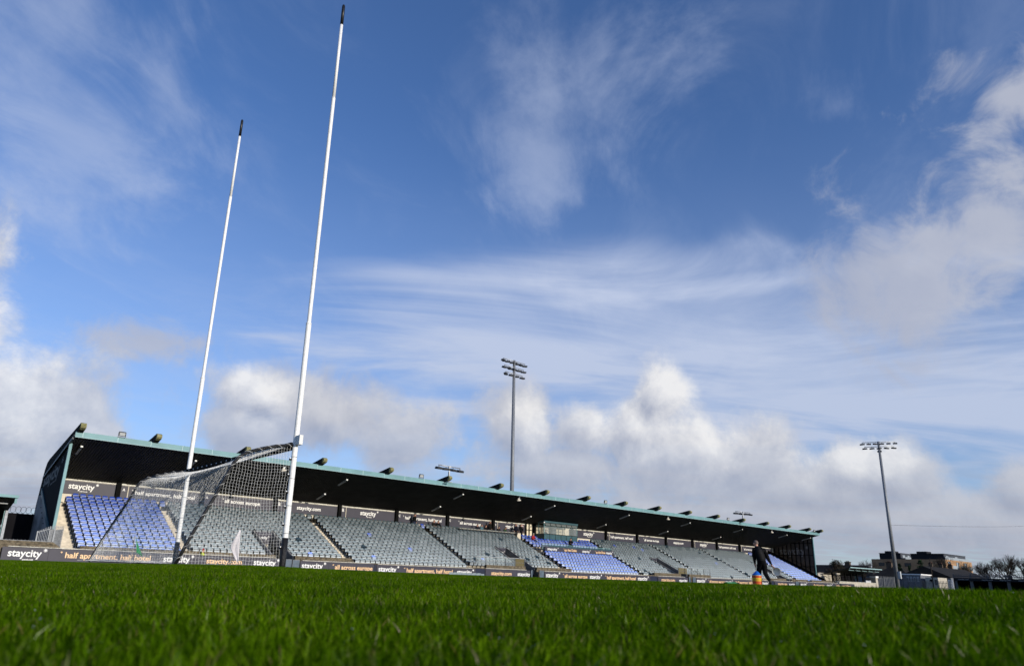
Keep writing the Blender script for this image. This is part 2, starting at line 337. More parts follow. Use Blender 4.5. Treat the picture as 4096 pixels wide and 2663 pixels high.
def blade_patch(name, size, n, wid, h0, h1, seg=3, seed=0):
    r = np.random.default_rng(seed)
    x = r.uniform(-size/2, size/2, n); y = r.uniform(-size/2, size/2, n)
    a = r.uniform(0, 2*PI, n); h = (h0+(h1-h0)*r.random(n)**1.3)*(1+.25*(r.random(n) < .04)); w = wid*r.uniform(.6, 1.3, n)
    lean = r.normal(0, .50, n)*h; la = r.uniform(0, 2*PI, n); curl = r.uniform(.0, 1.3, n)*h*.5
    tint = r.random(n)
    V = []; ca, sa = np.cos(a), np.sin(a)
    for k in range(seg+1):
        q = k/seg; bx = x+np.cos(la)*(lean*q+curl*q*q); by = y+np.sin(la)*(lean*q+curl*q*q); bz = h*(q-.18*q*q*np.abs(lean/h))-.004
        if k < seg:
            ww = w*(1-.55*q*q)/2
            V.append(np.stack([bx-ca*ww, by-sa*ww, bz], -1)); V.append(np.stack([bx+ca*ww, by+sa*ww, bz], -1))
        else: V.append(np.stack([bx, by, bz], -1))
    nv = 2*seg+1; V = np.stack(V, 1).reshape(-1, 3)
    base = (np.arange(n)*nv)[:, None]; loops = []; sizes = []
    for k in range(seg-1): loops.append(base+np.array([2*k, 2*k+1, 2*k+3, 2*k+2])); sizes.append(4)
    loops.append(base+np.array([2*seg-2, 2*seg-1, 2*seg])); sizes.append(3)
    L = np.concatenate(loops, 1).reshape(-1); tot = np.tile(np.array(sizes), n); st_ = np.concatenate([[0], np.cumsum(tot)[:-1]])
    me = bpy.data.meshes.new(name); me.vertices.add(len(V)); me.vertices.foreach_set('co', V.reshape(-1).astype(np.float32))
    me.loops.add(len(L)); me.loops.foreach_set('vertex_index', L.astype(np.int32))
    me.polygons.add(len(tot)); me.polygons.foreach_set('loop_start', st_.astype(np.int32)); me.polygons.foreach_set('loop_total', tot.astype(np.int32))
    me.update(calc_edges=True)
    at_ = me.attributes.new('tint', 'FLOAT', 'POINT'); at_.data.foreach_set('value', np.repeat(tint, nv).astype(np.float32))
    me.materials.append(MATS['grass_blade'])
    return me
def grass():
    col_ = bpy.data.collections.new('grass_patches')     # not linked to the scene: only instanced
    specs = [(.5, 4600, .0031, .018, .046, 3, 0, 9), (1., 9500, .0046, .022, .044, 2, 9, 21), (2., 7000, .011, .026, .046, 1, 21, 62)]
    names = []
    for li, (size, n, w, h0, h1, seg, ra, rb) in enumerate(specs):
        for k in range(3):
            o = bpy.data.objects.new('patch_%d_%d' % (li, k), blade_patch('grass_patch', size*1.04, n, w, h0, h1, seg, 10*li+k)); col_.objects.link(o)
    P, R, I, SC = [], [], [], []
    for li, (size, n, w, h0, h1, seg, ra, rb) in enumerate(specs):
        m = int(rb/size)+2
        for i in range(-m, m):
            for j in range(-m, m):
                x, y = (i+.5)*size, (j+.5)*size; r = math.hypot(x, y)
                if not (ra <= r < rb) or y > 50.2 or (r < .3): continue
                a = math.degrees(math.atan2(y, x)); marg = math.degrees(math.atan2(2.2+size, max(r, .01)))
                if not (12-marg-3 < a < 84+marg+3): continue
                e = .15; nx = -(gz(x+e, y)-gz(x-e, y))/(2*e); ny = -(gz(x, y+e)-gz(x, y-e))/(2*e)
                q = Vector((0, 0, 1)).rotation_difference(Vector((nx, ny, 1)).normalized()) @ Euler((0, 0, random.randrange(4)*PI/2)).to_quaternion()
                hh = .5+.5*math.sin(x*1.9+2*math.sin(y*1.3))*math.sin(y*2.3+1.7*math.sin(x*.9)); tl = 1.0; SC.append((1, 1, (.85+.38*hh+random.uniform(-.06, .08))*tl))
                P.append((x, y, gz(x, y))); R.append(tuple(q.to_euler())); I.append(li*3+random.randrange(3))
    me = bpy.data.meshes.new('grass'); me.from_pydata(P, [], [])
    a1 = me.attributes.new('rot', 'FLOAT_VECTOR', 'POINT'); a1.data.foreach_set('vector', np.array(R, dtype=np.float32).reshape(-1))
    a3 = me.attributes.new('size', 'FLOAT_VECTOR', 'POINT'); a3.data.foreach_set('vector', np.array(SC, dtype=np.float32).reshape(-1))
    a2 = me.attributes.new('pick', 'INT', 'POINT'); a2.data.foreach_set('value', np.array(I, dtype=np.int32))
    o = bpy.data.objects.new('grass', me); C.objects.link(o); me.materials.append(MATS['grass_blade'])
    tag(o, 'short wet green turf with dry blades, blurred near the camera', 'grass', None, 'stuff')
    ng = bpy.data.node_groups.new('grass_instances', 'GeometryNodeTree')
    ng.interface.new_socket('Geometry', in_out='INPUT', socket_type='NodeSocketGeometry'); ng.interface.new_socket('Geometry', in_out='OUTPUT', socket_type='NodeSocketGeometry')
    a = ng.nodes.new('NodeGroupInput'); z = ng.nodes.new('NodeGroupOutput'); ip = ng.nodes.new('GeometryNodeInstanceOnPoints')
    ci_ = ng.nodes.new('GeometryNodeCollectionInfo'); ci_.inputs[0].default_value = col_; ci_.inputs['Separate Children'].default_value = True; ci_.inputs['Reset Children'].default_value = True
    n1_ = ng.nodes.new('GeometryNodeInputNamedAttribute'); n1_.data_type = 'FLOAT_VECTOR'; n1_.inputs[0].default_value = 'rot'
    n2_ = ng.nodes.new('GeometryNodeInputNamedAttribute'); n2_.data_type = 'INT'; n2_.inputs[0].default_value = 'pick'
    L = ng.links.new; L(a.outputs[0], ip.inputs['Points']); L(ci_.outputs[0], ip.inputs['Instance']); ip.inputs['Pick Instance'].default_value = True
    L([s for s in n2_.outputs if s.enabled][0], ip.inputs['Instance Index']); L([s for s in n1_.outputs if s.enabled][0], ip.inputs['Rotation'])
    n3_ = ng.nodes.new('GeometryNodeInputNamedAttribute'); n3_.data_type = 'FLOAT_VECTOR'; n3_.inputs[0].default_value = 'size'; L([s for s in n3_.outputs if s.enabled][0], ip.inputs['Scale'])
    L(ip.outputs[0], z.inputs[0])
    md = o.modifiers.new('instances', 'NODES'); md.node_group = ng
grass()
mat('dew', (.95,.95,.95), .28, spec=1., metal=1.)
def dew():
    m = MB(); R2 = random.Random(4)
    for k in range(70):
        a = math.radians(R2.uniform(8, 90)); r = .9+5.5*R2.random()**1.3; x, y = r*math.cos(a), r*math.sin(a); z = gz(x, y)+R2.uniform(.036, .050); q = R2.uniform(.0006, .0012)
        m.add([(x+q, y, z), (x-q, y, z), (x, y+q, z), (x, y-q, z), (x, y, z+q), (x, y, z-q)], [(0,2,4), (2,1,4), (1,3,4), (3,0,4), (2,0,5), (1,2,5), (3,1,5), (0,3,5)], 'dew', True)
    tag(m.build('dew'), 'tiny bright drops of dew on the nearer blades of grass', 'dew', None, 'stuff')
dew()

# ------------------------------------------------------------------ the grandstand
GL, GR = 9.4, 118.0                      # gable planes
YW = 61.04                               # back wall
def row_y(i): return 60.103 - .60231*i   # seat back top
def row_z(i): return 4.20 - .29546*i     # tread
def under(y): return 8.12 - .25*(y-53.0) # underside of the roof
stand = empty('grandstand', 'long covered grandstand with dark corrugated roof and teal fascia', 'grandstand', (GL, 51.6, 0))
def sp(mb, name, par=None):              # a part of the stand, built in world coordinates
    o = mb.build(name, par or stand)
    if par is None: o.location = -Vector(stand.location)
    return o
VOM = [(23.95, 25.45), (50.15, 51.65), (76.55, 78.05), (102.6, 104.1)]
AISLES = [(9.5, 10.55), (17.3, 18.05), (30.3, 31.12), (43.2, 43.95), (56.15, 57.1), (69.0, 69.75), (81.85, 82.6), (94.0, 94.75), (107.05, 107.95), (115.6, 117.9)]
mb = MB()
for i in range(14):
    y0 = row_y(i)-.48; y1 = YW-.02 if i == 0 else row_y(i)+.12; segs = [(GL+.06, GR-.06)]
    if i >= 7:
        xs = [GL+.06]+[q for v in VOM for q in v]+[GR-.06]; segs = [(xs[k], xs[k+1]) for k in range(0, len(xs), 2)]
    for a, b_ in segs: mb.box(a, b_, y0, y1, -.2, row_z(i), 'concrete_cream')
sp(mb, 'terrace')
for (a, b_) in AISLES:
    mb = MB()
    for i in range(1, 14): mb.box(a, b_, row_y(i)-.48-.30, row_y(i)-.48-.003, -.1, row_z(i)-.148, 'concrete_cream')
    sp(mb, 'aisle_steps')
# front wall and parapets
mb = MB(); xs = [GL+.5]+[q for v in VOM for q in v]+[GR]
for k in range(0, len(xs), 2): mb.box(xs[k], xs[k+1], 51.5, 51.785, -.2, .80, 'concrete_dirty')
for a, b_ in [(10.63,20.9), (20.95,23.9), (25.5,30.55), (45.0,50.1), (51.7,56.8), (71.1,76.4), (78.15,82.9), (97.4,102.5), (104.2,109.1), (110.4,117.3)]:
    mb.box(a, b_, 51.46, 51.74, .803, 1.09, 'concrete_dirty')
sp(mb, 'front_wall')
# stairways through the terrace
for n, (a, b_) in enumerate(VOM):
    mb = MB()
    prof = [(56.2, -.1), (56.2, 2.95), (56.05, 2.98), (52.1, 1.10), (51.75, 1.10), (51.75, -.1)]
    mb.prism(prof, 'x', a-.14, a, 'concrete_grey'); mb.prism(prof, 'x', b_, b_+.14, 'concrete_grey')
    mb.box(a, b_, 56.05, 56.25, 1.62, 1.9, 'concrete'); mb.box(a, b_, 57.4, 57.5, -.1, 1.62, 'plastic_dark')
    w_ = sp(mb, 'stairway_walls')
    r_ = MB()
    for x in (a-.07, b_+.07): r_.tube([(x, 56.1, 3.0), (x, 56.0, 3.10), (x, 52.1, 1.24), (x, 51.8, 1.20), (x, 51.8, 1.0)], .022, 'plastic_dark')
    r_.build('handrail', w_)
    s_ = MB(); s_.box(a+.02, b_-.02, 56.0, 56.046, 1.95, 2.93, 'board'); write(s_, 'staycity*', a+.25, b_-.2, 2.38, 'letter_white', XP(55.99))
    s_.box((a+b_)/2-.28, (a+b_)/2+.22, 55.99, 56.046, 1.68, 1.90, 'plate_pale'); s_.box((a+b_)/2-.1, (a+b_)/2+.1, 55.98, 55.989, 1.72, 1.86, 'green_box')
    s_.build('entrance_sign', w_)
# back wall, columns
mb = MB(); mb.box(GL, GR, YW, YW+.3, 0, 6.32, 'wall_cream'); mb.box(GL+.1, GR-.1, YW-.06, YW-.003, 6.03, 6.10, 'plate_pale'); sp(mb, 'back_wall')
XN = [9.6]+[7.87+6.6*n for n in range(1, 17)]+[117.6]
for n, x in enumerate(XN[1:-1]):
    mb = MB(); mb.box(x-.17, x+.17, YW-.30, YW-.07, 4.19, 6.2, 'frame_black'); mb.box(x-.1+.34, x+.52, YW-.07, YW-.062, 6.02, 6.17, 'plate_pale')
    sp(mb, 'column')
# roof sheet: corrugated underside
mb = MB(); vs = []; fs = []; x = GL; k = 0; prof = []
while x < GR:
    prof += [(x, 0), (x+.07, 0), (x+.09, .045), (x+.17, .045)]; x += .19
prof = [p for p in prof if p[0] <= GR]+[(GR+.1, 0)]
ys = (53.12, 61.6)
for (px, dz) in prof:
    for y in ys: vs.append((px, y, under(y)+dz))
fs = [(2*i, 2*i+1, 2*i+3, 2*i+2) for i in range(len(prof)-1)]
mb.add(vs, fs, 'roof_dark'); mb.prism([(53.1, under(53.1)+.10), (53.1, under(53.1)+.17), (61.7, under(61.7)+.17), (61.7, under(61.7)+.10)], 'x', GL-.1, GR+.15, 'roof_top')
sp(mb, 'roof')
mb = MB(); mb.prism([(53.0, 8.12), (53.0, 8.49), (53.09, 8.49), (53.09, 8.12)], 'x', GL-.05, GR+.2, 'teal')
mb.prism([(52.98, 8.10), (52.98, 8.135), (53.09, 8.135), (53.09, 8.10)], 'x', GL-.05, GR+.2, 'teal_pale')
for x in np.arange(GL+.4, GR, 2.2): mb.box(x-.03, x+.03, 52.985, 52.999, 8.14, 8.485, 'teal_pale')
f_ = sp(mb, 'fascia')
for x in (XN[0]+.25, XN[-1]-.1):
    pass
for n, x in enumerate(XN):
    w = .17
    prof = [(53.4, 8.30), (52.5, 8.56), (52.24, 8.66), (52.16, 8.78), (52.22, 8.92), (52.40, 9.0), (61.3, 7.42), (61.9, 7.2), (62.3, 6.7), (62.9, 4.2), (63.1, 0), (62.3, 0), (61.75, 4.5), (61.5, 6.45)]
    o_ = MB().prism(prof, 'x', x-w, x+w, 'rafter'); o_ = sp(o_, 'rafter')
    c_ = MB().prism([(52.5, 8.552), (52.235, 8.655), (52.152, 8.78), (52.213, 8.926), (52.40, 9.008), (52.44, 8.99), (52.44, 8.58)], 'x', x-w-.003, x+w+.003, 'moss'); c_.build('rafter_end', o_)
# gables
RK = lambda y: 2.9+.4905*(y-55.9)       # line of the seat tops
for side, X in ((-1, GL), (1, GR)):
    mb = MB(); mb.prism([(51.6, -.1), (51.6, .95), (54.2, 1.35), (61.3, 4.75), (62.2, 4.75), (62.2, -.1)], 'x', X-.05, X+.05, 'concrete_grey')
    b0 = sp(mb, 'gable_base')
    if side < 0:
        s_ = MB()
        for k in range(7): s_.box(X-.062, X-.048, 55.6+k*.72, 55.9+k*.72, 1.35+k*.40, 1.42+k*.40, 'frame_black')
        s_.prism([(54.0, 1.2), (61.0, 4.9), (61.0, 5.25), (54.0, 1.6)], 'x', X-.13, X-.052, 'teal_dark'); s_.build('stair_stringer', b0)
    mb = MB(); top = [(54.25, under(54.25)+.04), (61.5, under(61.5)+.04)]
    if side < 0:
        mb.prism([(54.25, 1.7)]+top+[(61.5, 5.2)], 'x', X-.045, X+.03, 'charcoal')
        p_ = sp(mb, 'gable_panel')
        l_ = MB(); write(l_, 'staycity*', 61.0, 55.3, 5.35, 'letter_dim', lambda u, z, l: (X-.047-l, u, z+.02*(61-u)*5), h=1.0); write(l_, 'aparthotels', 58.3, 56.4, 5.0, 'letter_dim', lambda u, z, l: (X-.047-l, u, z+.1*(61-u)), h=.16); l_.build('lettering', p_)
        mb = MB().box(X-.16, X-.05, 53.2, 61.5, 0, .14, 'steel_dark', Matrix.Translation((0, 0, under(53.2)-.10)) @ Matrix.Translation((0, 53.2, 0)) @ Matrix.Rotation(-math.atan(.25), 4, 'X') @ Matrix.Translation((0, -53.2, 0)))
        sp(mb, 'verge_trim')
    else:
        mb.prism([(54.25, 1.7)]+top+[(61.5, 5.2)], 'x', X+.02, X+.05, 'panel_smoke')
        p_ = sp(mb, 'gable_panel')
        l_ = MB(); write(l_, 'staycity*', 59.9, 55.0, 5.15, 'letter_grey', lambda u, z, l: (X+.018-l, u, z), h=1.15); l_.build('lettering', p_)
        fr = MB()
        for k in range(10):
            y = 54.3+k*.72; fr.box(X-.10, X+.0, y-.06, y+.06, RK(y)-1.0, under(y)-.08, 'frame_black')
        for z in (3.2, 5.0, 6.9):
            ye = min(61.2, 53+(8.1-z)/.25); ys_ = max(54.25, 55.9+(z-2.9)/.49-61.2) ; yb = 55.9+(z-1.7-.2)/.49
            fr.box(X-.07, X-.01, 54.25, min(ye, yb), z-.04, z+.04, 'frame_black')
        fr.prism([(54.2, RK(54.2)-.3), (54.2, RK(54.2)-.1), (61.2, RK(61.2)-.1), (61.2, RK(61.2)-.3)], 'x', X-.13, X-.09, 'frame_black')
        sp(MB().prism([(51.8, .3), (51.8, 1.25), (61.0, 5.75), (61.0, 4.2), (60.1, 4.2)], 'x', 115.9, 115.96, 'frame_black'), 'shade_wall')  # dark wall added in place of the gable's shadow on the right aisle
        fr.tube([(X-.16, 52.0, 1.4), (X-.16, 61.0, 5.85)], .03, 'frame_black')
        fr.build('gable_frame', p_)
    y0 = 54.2; mb = MB().box(X-.09, X+.09, y0-.10, y0+.05, 2.1 if side < 0 else 1.7, under(y0)-.02, 'teal')
    sp(mb, 'gable_post')

# strip lamps, floodlights and horn speakers under and on the roof edge
def strip(x, y):
    e = empty('strip_lamp', 'x', 'lamp', (x, y, under(y)-.12), 0, 'strip lamps under the grandstand roof')
    T = Matrix.Rotation(-math.atan(.25), 4, 'X')
    MB().box(-.07, .07, 0, 1.45, -.05, .05, 'lamp_grey', T).build('housing', e); MB().box(-.075, .075, -.06, .0, -.055, .055, 'tube_end', T).build('end_cap', e)
    return e
nth = ['first','second','third','fourth','fifth','sixth','seventh','eighth','ninth','tenth','eleventh','twelfth','thirteenth','fourteenth','fifteenth','sixteenth','seventeenth','eighteenth','nineteenth','twentieth','twenty-first','twenty-second','twenty-third','twenty-fourth','twenty-fifth','twenty-sixth']
FX = [10.1, 17.9, 31.0, 44.1, 57.15, 70.25, 83.2, 96.4, 109.6, 117.4]; BX = [31.1, 44.35, 57.4, 70.6, 83.7, 97.0]
base = strip(FX[0], 54.27)
def dup(root, loc, label, group=None, rz=None):
    r = root.copy(); C.objects.link(r); r.location = loc; r['label'] = label
    if rz is not None: r.rotation_euler = (0, 0, rz)
    if group: r['group'] = group
    for ch in list(root.children):
        c = ch.copy(); C.objects.link(c); c.parent = r
        for gch in ch.children: d = gch.copy(); C.objects.link(d); d.parent = c
    return r
for k, x in enumerate(FX):
    L_ = '%s white-tipped strip lamp from the left in the row near the roof edge' % nth[k]
    if k == 0: base['label'] = L_
    else: dup(base, (x, 54.27, under(54.27)-.12), L_)
for k, x in enumerate(BX): dup(base, (x, 58.2, under(58.2)-.12), '%s strip lamp from the left in the rear row near the banners' % nth[k])
def flood(x):
    e = empty('floodlight', 'x', 'floodlight', (x, 52.95, 8.5), 0, 'floodlights on the roof edge'); T = Matrix.Translation((0, 0, .22)) @ Matrix.Rotation(.35, 4, 'X')
    MB().box(-.22, .22, -.06, .06, -.15, .15, 'lamp_body', T).build('housing', e); MB().box(-.18, .18, -.069, -.062, -.11, .11, 'lamp_glass', T).build('glass', e)
    MB().box(-.25, -.225, -.03, .03, 0, .3, 'steel_dark').box(.225, .25, -.03, .03, 0, .3, 'steel_dark').box(-.25, .25, -.03, .03, -.02, .0, 'steel_dark').build('bracket', e); return e
fb = None
for k, x in enumerate((12.2, 38.0, 64.3, 90.5, 116.2)):
    L_ = '%s small square floodlight from the left standing on the teal roof edge' % nth[k]
    if fb is None: fb = flood(x); fb['label'] = L_
    else: dup(fb, (x, 52.95, 8.5), L_)
def horn(x):
    e = empty('horn_speaker', 'x', 'loudspeaker', (x, 53.3, under(53.3)), 0, 'horn speakers under the roof edge')
    m = MB(); rs = [(.05, .0), (.07, .08), (.12, .18), (.21, .30), (.25, .34)]; T = Matrix.Translation((-.05, 0, -.16)) @ Matrix.Rotation(.35, 4, 'X') @ Matrix.Rotation(-.3, 4, 'Y')
    vs = []; n = 14
    for r, d in rs:
        for q in range(n): vs.append(T @ Vector((math.cos(2*PI*q/n)*r, .0+math.sin(2*PI*q/n)*r*.8 - d*.25, -d*.6)))
    fs = [(i*n+q, i*n+(q+1) % n, (i+1)*n+(q+1) % n, (i+1)*n+q) for i in range(len(rs)-1) for q in range(n)]
    m.add(vs, fs, 'wall_cream', True); m.build('horn', e); MB().tube([(.12, 0, 0), (.12, 0, -.12), (0, 0, -.16)], .025, 'steel').box(-.03, .09, -.05, .05, -.2, -.1, 'steel').build('bracket', e); return e
hb = None
for k, x in enumerate((24.6, 50.8, 76.9, 103.1)):
    L_ = '%s pale horn speaker from the left hanging under the roof edge' % nth[k]
    if hb is None: hb = horn(x); hb['label'] = L_
    else: dup(hb, (x, 53.3, under(53.3)), L_)

# ------------------------------------------------------------------ banners on the back wall
BTX = {0: ('staycity*', 11.0, 13.06), 1: ('*half apartment, half hotel', 15.42, 20.5), 2: ('*all across europe', 22.83, 26.28), 3: ('staycity.com', 29.87, 32.31), 4: ('staycity*', 36.65, 38.74),
       5: ('*half apartment, half hotel', 41.66, 46.75), 6: ('*all across europe', 49.05, 52.56), 7: ('staycity*', 56.1, 58.15), 9: ('staycity*', 69.59, 71.66), 10: ('*half apartment, half hotel', 74.6, 79.7),
       11: ('*all across europe', 81.96, 85.55), 12: ('staycity.com', 89.07, 91.53), 13: ('staycity*', 95.84, 97.89), 14: ('*half apartment, half hotel', 100.77, 105.87), 15: ('*all across europe', 108.19, 111.76), 16: ('staycity.com', 114.4, 116.6)}
LET = {1:'A', 2:'A', 3:'B', 4:'B', 5:'C', 6:'C', 7:'D', 10:'D', 11:'E', 12:'E', 13:'F', 14:'F', 15:'G'}
for k, (s_, u0, u1) in BTX.items():
    x0 = XN[k]+.22; x1 = XN[k+1]-.2
    if k == 7: x1 = 59.15
    if k == 9: x0 = 66.9
    e = empty('wall_banner', 'x', 'banner', (x0, YW, 5.0), 0, 'dark banners along the back wall'); lo = Vector(e.location)
    kind_ = {'staycity*': 'one white word and a star', 'staycity.com': 'a white web address', '*all across europe': 'a three-word white slogan', '*half apartment, half hotel': 'a long white slogan'}[s_]
    e['label'] = 'dark banner, %s, %s bay from the left' % (kind_, nth[k])
    mb = MB().box(x0, x1, YW-.05, YW-.01, 5.0, 5.99, 'board'); p_ = mb.build('panel', e); p_.location = -lo
    l_ = MB()
    if s_ == 'staycity*':
        write(l_, s_, u0, u1, 5.42, 'letter_white', XP(YW-.052)); l2 = MB(); write(l2, 'aparthotels', u0+.8, u0+1.35, 5.22, 'letter_white', XP(YW-.052)); q = l2.build('small_lettering', e); q.location = -lo
    else: write(l_, s_, u0, u1, 5.40, 'letter_white', XP(YW-.052), h=.32 if s_ != 'staycity.com' else .34)
    q = l_.build('lettering', e); q.location = -lo
    if k in LET:
        l_ = MB(); g_ = .25; write(l_, LET[k], x0+.12, x0+.33, 5.58, 'letter_white', XP(YW-.052)); q = l_.build('block_letter', e); q.location = -lo
        if k in (1, 4, 7, 10, 13, 15): q = MB().box(x0+.5, x0+.56, YW-.10, YW-.052, 4.8, 6.0, 'wall_cream').build('post_strip', e); q.location = -lo

# ------------------------------------------------------------------ advertising boards along the pitch
BD = [(6.4, 24.04, .84, [('staycity*', 6.72, 8.74, 'w'), ('*half apartment, half hotel', 9.38, 14.82, 'p'), ('staycity*', 15.64, 17.66, 'w'), ('staycity.com', 18.55, 21.1, 'p'), ('staycity*', 21.99, 23.96, 'w')]),
      (25.7, 32.3, .73, [('staycity*', 25.83, 27.88, 'w'), ('*all across europe', 28.42, 32.15, 'p')]),
      (32.55, 43.24, .69, [('staycity*', 32.74, 34.76, 'w'), ('*half apartment, half hotel', 35.18, 40.52, 'p'), ('staycity*', 41.03, 43.0, 'w')]),
      (44.42, 50.2, .73, [('staycity.com', 45.14, 47.71, 'p'), ('staycity', 48.5, 50.19, 'w')]),
      (52.2, 69.5, .70, [('staycity*', 52.39, 54.44, 'w'), ('*all across europe', 54.85, 58.6, 'p'), ('staycity*', 58.98, 60.95, 'w'), ('*half apartment, half hotel', 61.41, 66.78, 'p'), ('staycity*', 67.15, 69.17, 'w')]),
      (70.97, 77.0, .69, [('staycity.com', 71.59, 74.24, 'p'), ('staycity', 75.12, 76.8, 'w')]),
      (78.8, 97.0, .70, [('staycity*', 78.86, 80.94, 'w'), ('*all across europe', 81.37, 85.17, 'p'), ('staycity*', 85.27, 87.08, 'w'), ('*half apartment, half hotel', 87.54, 92.9, 'p'), ('staycity*', 94.4, 96.4, 'w')]),
      (98.0, 104.0, .72, [('staycity.com', 98.9, 101.5, 'p'), ('staycity', 102.1, 103.8, 'w')]),
      (105.2, 124.0, .74, [('staycity*', 105.6, 107.6, 'w'), ('*all across europe', 109.4, 113.1, 'p'), ('staycity*', 114.0, 116.0, 'w'), ('*half apartment, half hotel', 117.0, 122.5, 'p')])]
YB = 50.9
for k, (x0, x1, zt, texts) in enumerate(BD):
    e = empty('advertising_board', '%s long dark pitchside board from the left, below the seats' % nth[k], 'hoarding', (x0, YB, 0), 0, 'dark boards along the touchline'); lo = Vector(e.location)
    mb = MB(); x = x0
    while x < x1-.05:
        xe = min(x1, x+2.44); mb.box(x, xe-.012, YB, YB+.05, -.2, zt-random.uniform(0, .012), 'board'); x = xe
    p_ = mb.build('panel', e); p_.location = -lo
    for (s_, a, b_, c_) in texts:
        l_ = MB(); m_ = 'letter_white' if c_ == 'w' else 'letter_peach'; zb = zt-.53 if 'stay' in s_ else zt-.52
        write(l_, s_, a, b_, zb, m_, XP(YB-.004), h=.345 if s_ != 'staycity*' else None)
        if s_ == 'staycity*': l2 = MB(); write(l2, 'aparthotels', a+.78, a+1.36, zb-.21, m_, XP(YB-.004)); q = l2.build('small_lettering', e); q.location = -lo
        q = l_.build('lettering', e); q.location = -lo
    # pale bird-spike strip along the top of the wall behind
    m = MB(); m.box(x0+.3, x1-.2, YB+.25, YB+.32, zt+.02, zt+.05, 'plate_pale')
    for x in np.arange(x0+.35, x1-.25, .22): m.tube([(x, YB+.28, zt+.05), (x+.02, YB+.26, zt+.10)], .006, 'plate_pale', 3)
    q = m.build('spike_strip', e); q.location = -lo
gates = [(24.47, 24.98, 'gate_slate', .80), (25.05, 25.62, 'gate_slate', .79), (50.32, 50.52, 'gate_slate', .77), (51.5, 52.1, 'gate_slate', .78), (77.2, 77.5, 'gate_slate', .76), (78.0, 78.66, 'gate_slate', .75), (104.15, 105.05, 'gate_slate', .76)]
for k, (a, b_, m_, z) in enumerate(gates):
    q = MB().box(a, b_, YB-.01, YB+.04, -.2, z, m_).box(a, a+.02, YB-.02, YB-.011, -.2, z, 'galv').box(a, b_, YB-.02, YB-.012, z-.03, z, 'galv').build('pitch_gate')
    tag(q, 'plain slate blue gate panel, %s from the left between the pitchside boards' % nth[k], 'gate', 'slate blue gates in the touchline boards')
for k, (a, b_, z) in enumerate([(32.31, 32.54, .68), (43.26, 44.4, .71), (69.55, 70.93, .68), (97.05, 97.95, .7)]):
    q = MB().box(a, b_, YB+.06, YB+.1, -.2, z, 'board_navy').box(a, a+.03, YB+.04, YB+.06, -.2, z, 'frame_black').build('gap_panel')
    tag(q, '%s blank navy panel from the left, set back between pitchside boards' % nth[k], 'panel', 'blank navy panels between the boards')

# ------------------------------------------------------------------ seats
def seat_meshes(colname):
    a = MB(); nx, nz = 6, 3; vs = []
    for s_ in (0, .018):
        for j in range(nz+1):
            for i in range(nx+1):
                u = -1+2*i/nx; q = j/nz; z = .43+q*(.38-.055*abs(u)**5); vs.append((u*.208*(1-.06*q*abs(u)**3), .045*q+.01-.03*u*u+s_, z))
    n = (nx+1)*(nz+1); fs = []
    for j in range(nz):
        for i in range(nx):
            p = j*(nx+1)+i; fs.append((p, p+1, p+nx+2, p+nx+1)); fs.append((n+p, n+p+nx+1, n+p+nx+2, n+p+1))
    for i in range(nx): p = nz*(nx+1)+i; fs.append((p, p+1, n+p+1, n+p))
    for j in range(nz): p = j*(nx+1); fs.append((p, p+nx+1, n+p+nx+1, n+p)); p += nx; fs.append((p, n+p, n+p+nx+1, p+nx+1))
    a.add(vs, fs, colname, True)
    b_ = MB(); b_.prism([(-.10, .36), (-.125, .37), (-.165, .60), (-.16, .625), (-.085, .64), (-.06, .62), (-.045, .38)], 'x', -.198, .198, colname.replace('seat', 'pan'))
    b_.prism([(-.172, .630), (-.172, .648), (-.08, .660), (-.08, .64)], 'x', -.205, .205, colname.replace('seat', 'pan'))
    c = MB(); c.box(-.2525, .2525, -.19, -.172, .575, .612, 'plastic_dark')
    for sx in (-1, 1): c.box(sx*.231-.0215, sx*.231+.0215, -.15, .05, .38, .655, 'plastic_dark').box(sx*.2325-.015, sx*.2325+.015, -.02, .02, .0, .38, 'plastic_dark').box(sx*.2385-.014, sx*.2385+.014, .02, .04, .655, .765, 'plastic_dark')  # thin legs, plus black plates added as shade in the seat gaps
    c.box(-.2525, .2525, .0, .03, .36, .43, 'plastic_dark')
    return a, b_, c
BLOCKS = [('blue', 10.66, 17.26, 0, 13, 0), ('grey', 18.1, 30.25, 0, 12, 1), ('grey', 31.18, 43.15, 0, 13, 2), ('grey', 44.0, 56.1, 0, 12, 3),
          ('blue', 57.15, 68.95, 1, 4, 4), ('blue', 57.3, 68.95, 7, 13, 4), ('grey', 69.85, 81.78, 0, 13, 5), ('grey', 82.65, 93.95, 0, 13, 6), ('grey', 94.8, 107.0, 0, 12, 7), ('blue', 108.0, 115.5, 0, 13, 8)]
GAPFILL = [(17.3, 18.1, 'blue', 0), (30.3, 31.1, 'grey', 0), (43.2, 43.95, 'grey', 0), (81.85, 82.6, 'grey', 0), (94, 94.75, 'grey', 0)]
seats = []
for (c_, x0, x1, r0, r1, bi) in BLOCKS:
    n = int(round((x1-x0)/.505)); p = (x1-x0)/n
    for r in range(r0, r1+1):
        for k in range(n):
            x = x0+(k+.5)*p; col_ = c_
            if r >= 7 and any(a-.35 < x < b_+.35 for a, b_ in VOM): continue
            if bi == 4 and r == 1 and 59.9 < x < 66.7: continue
            if bi == 4 and r == 4 and x > 58.6: continue
            if bi == 1 and r == 13: continue
            if bi == 0 and k == 0 and r in (0,): continue
            seats.append([x, row_y(r), row_z(r), col_, r, k, bi, p])
for (a, b_, c_, r) in GAPFILL:
    for x in (a+.02+.2,): seats.append([(a+b_)/2, row_y(0), row_z(0), c_, 0, -1, -1, .5])
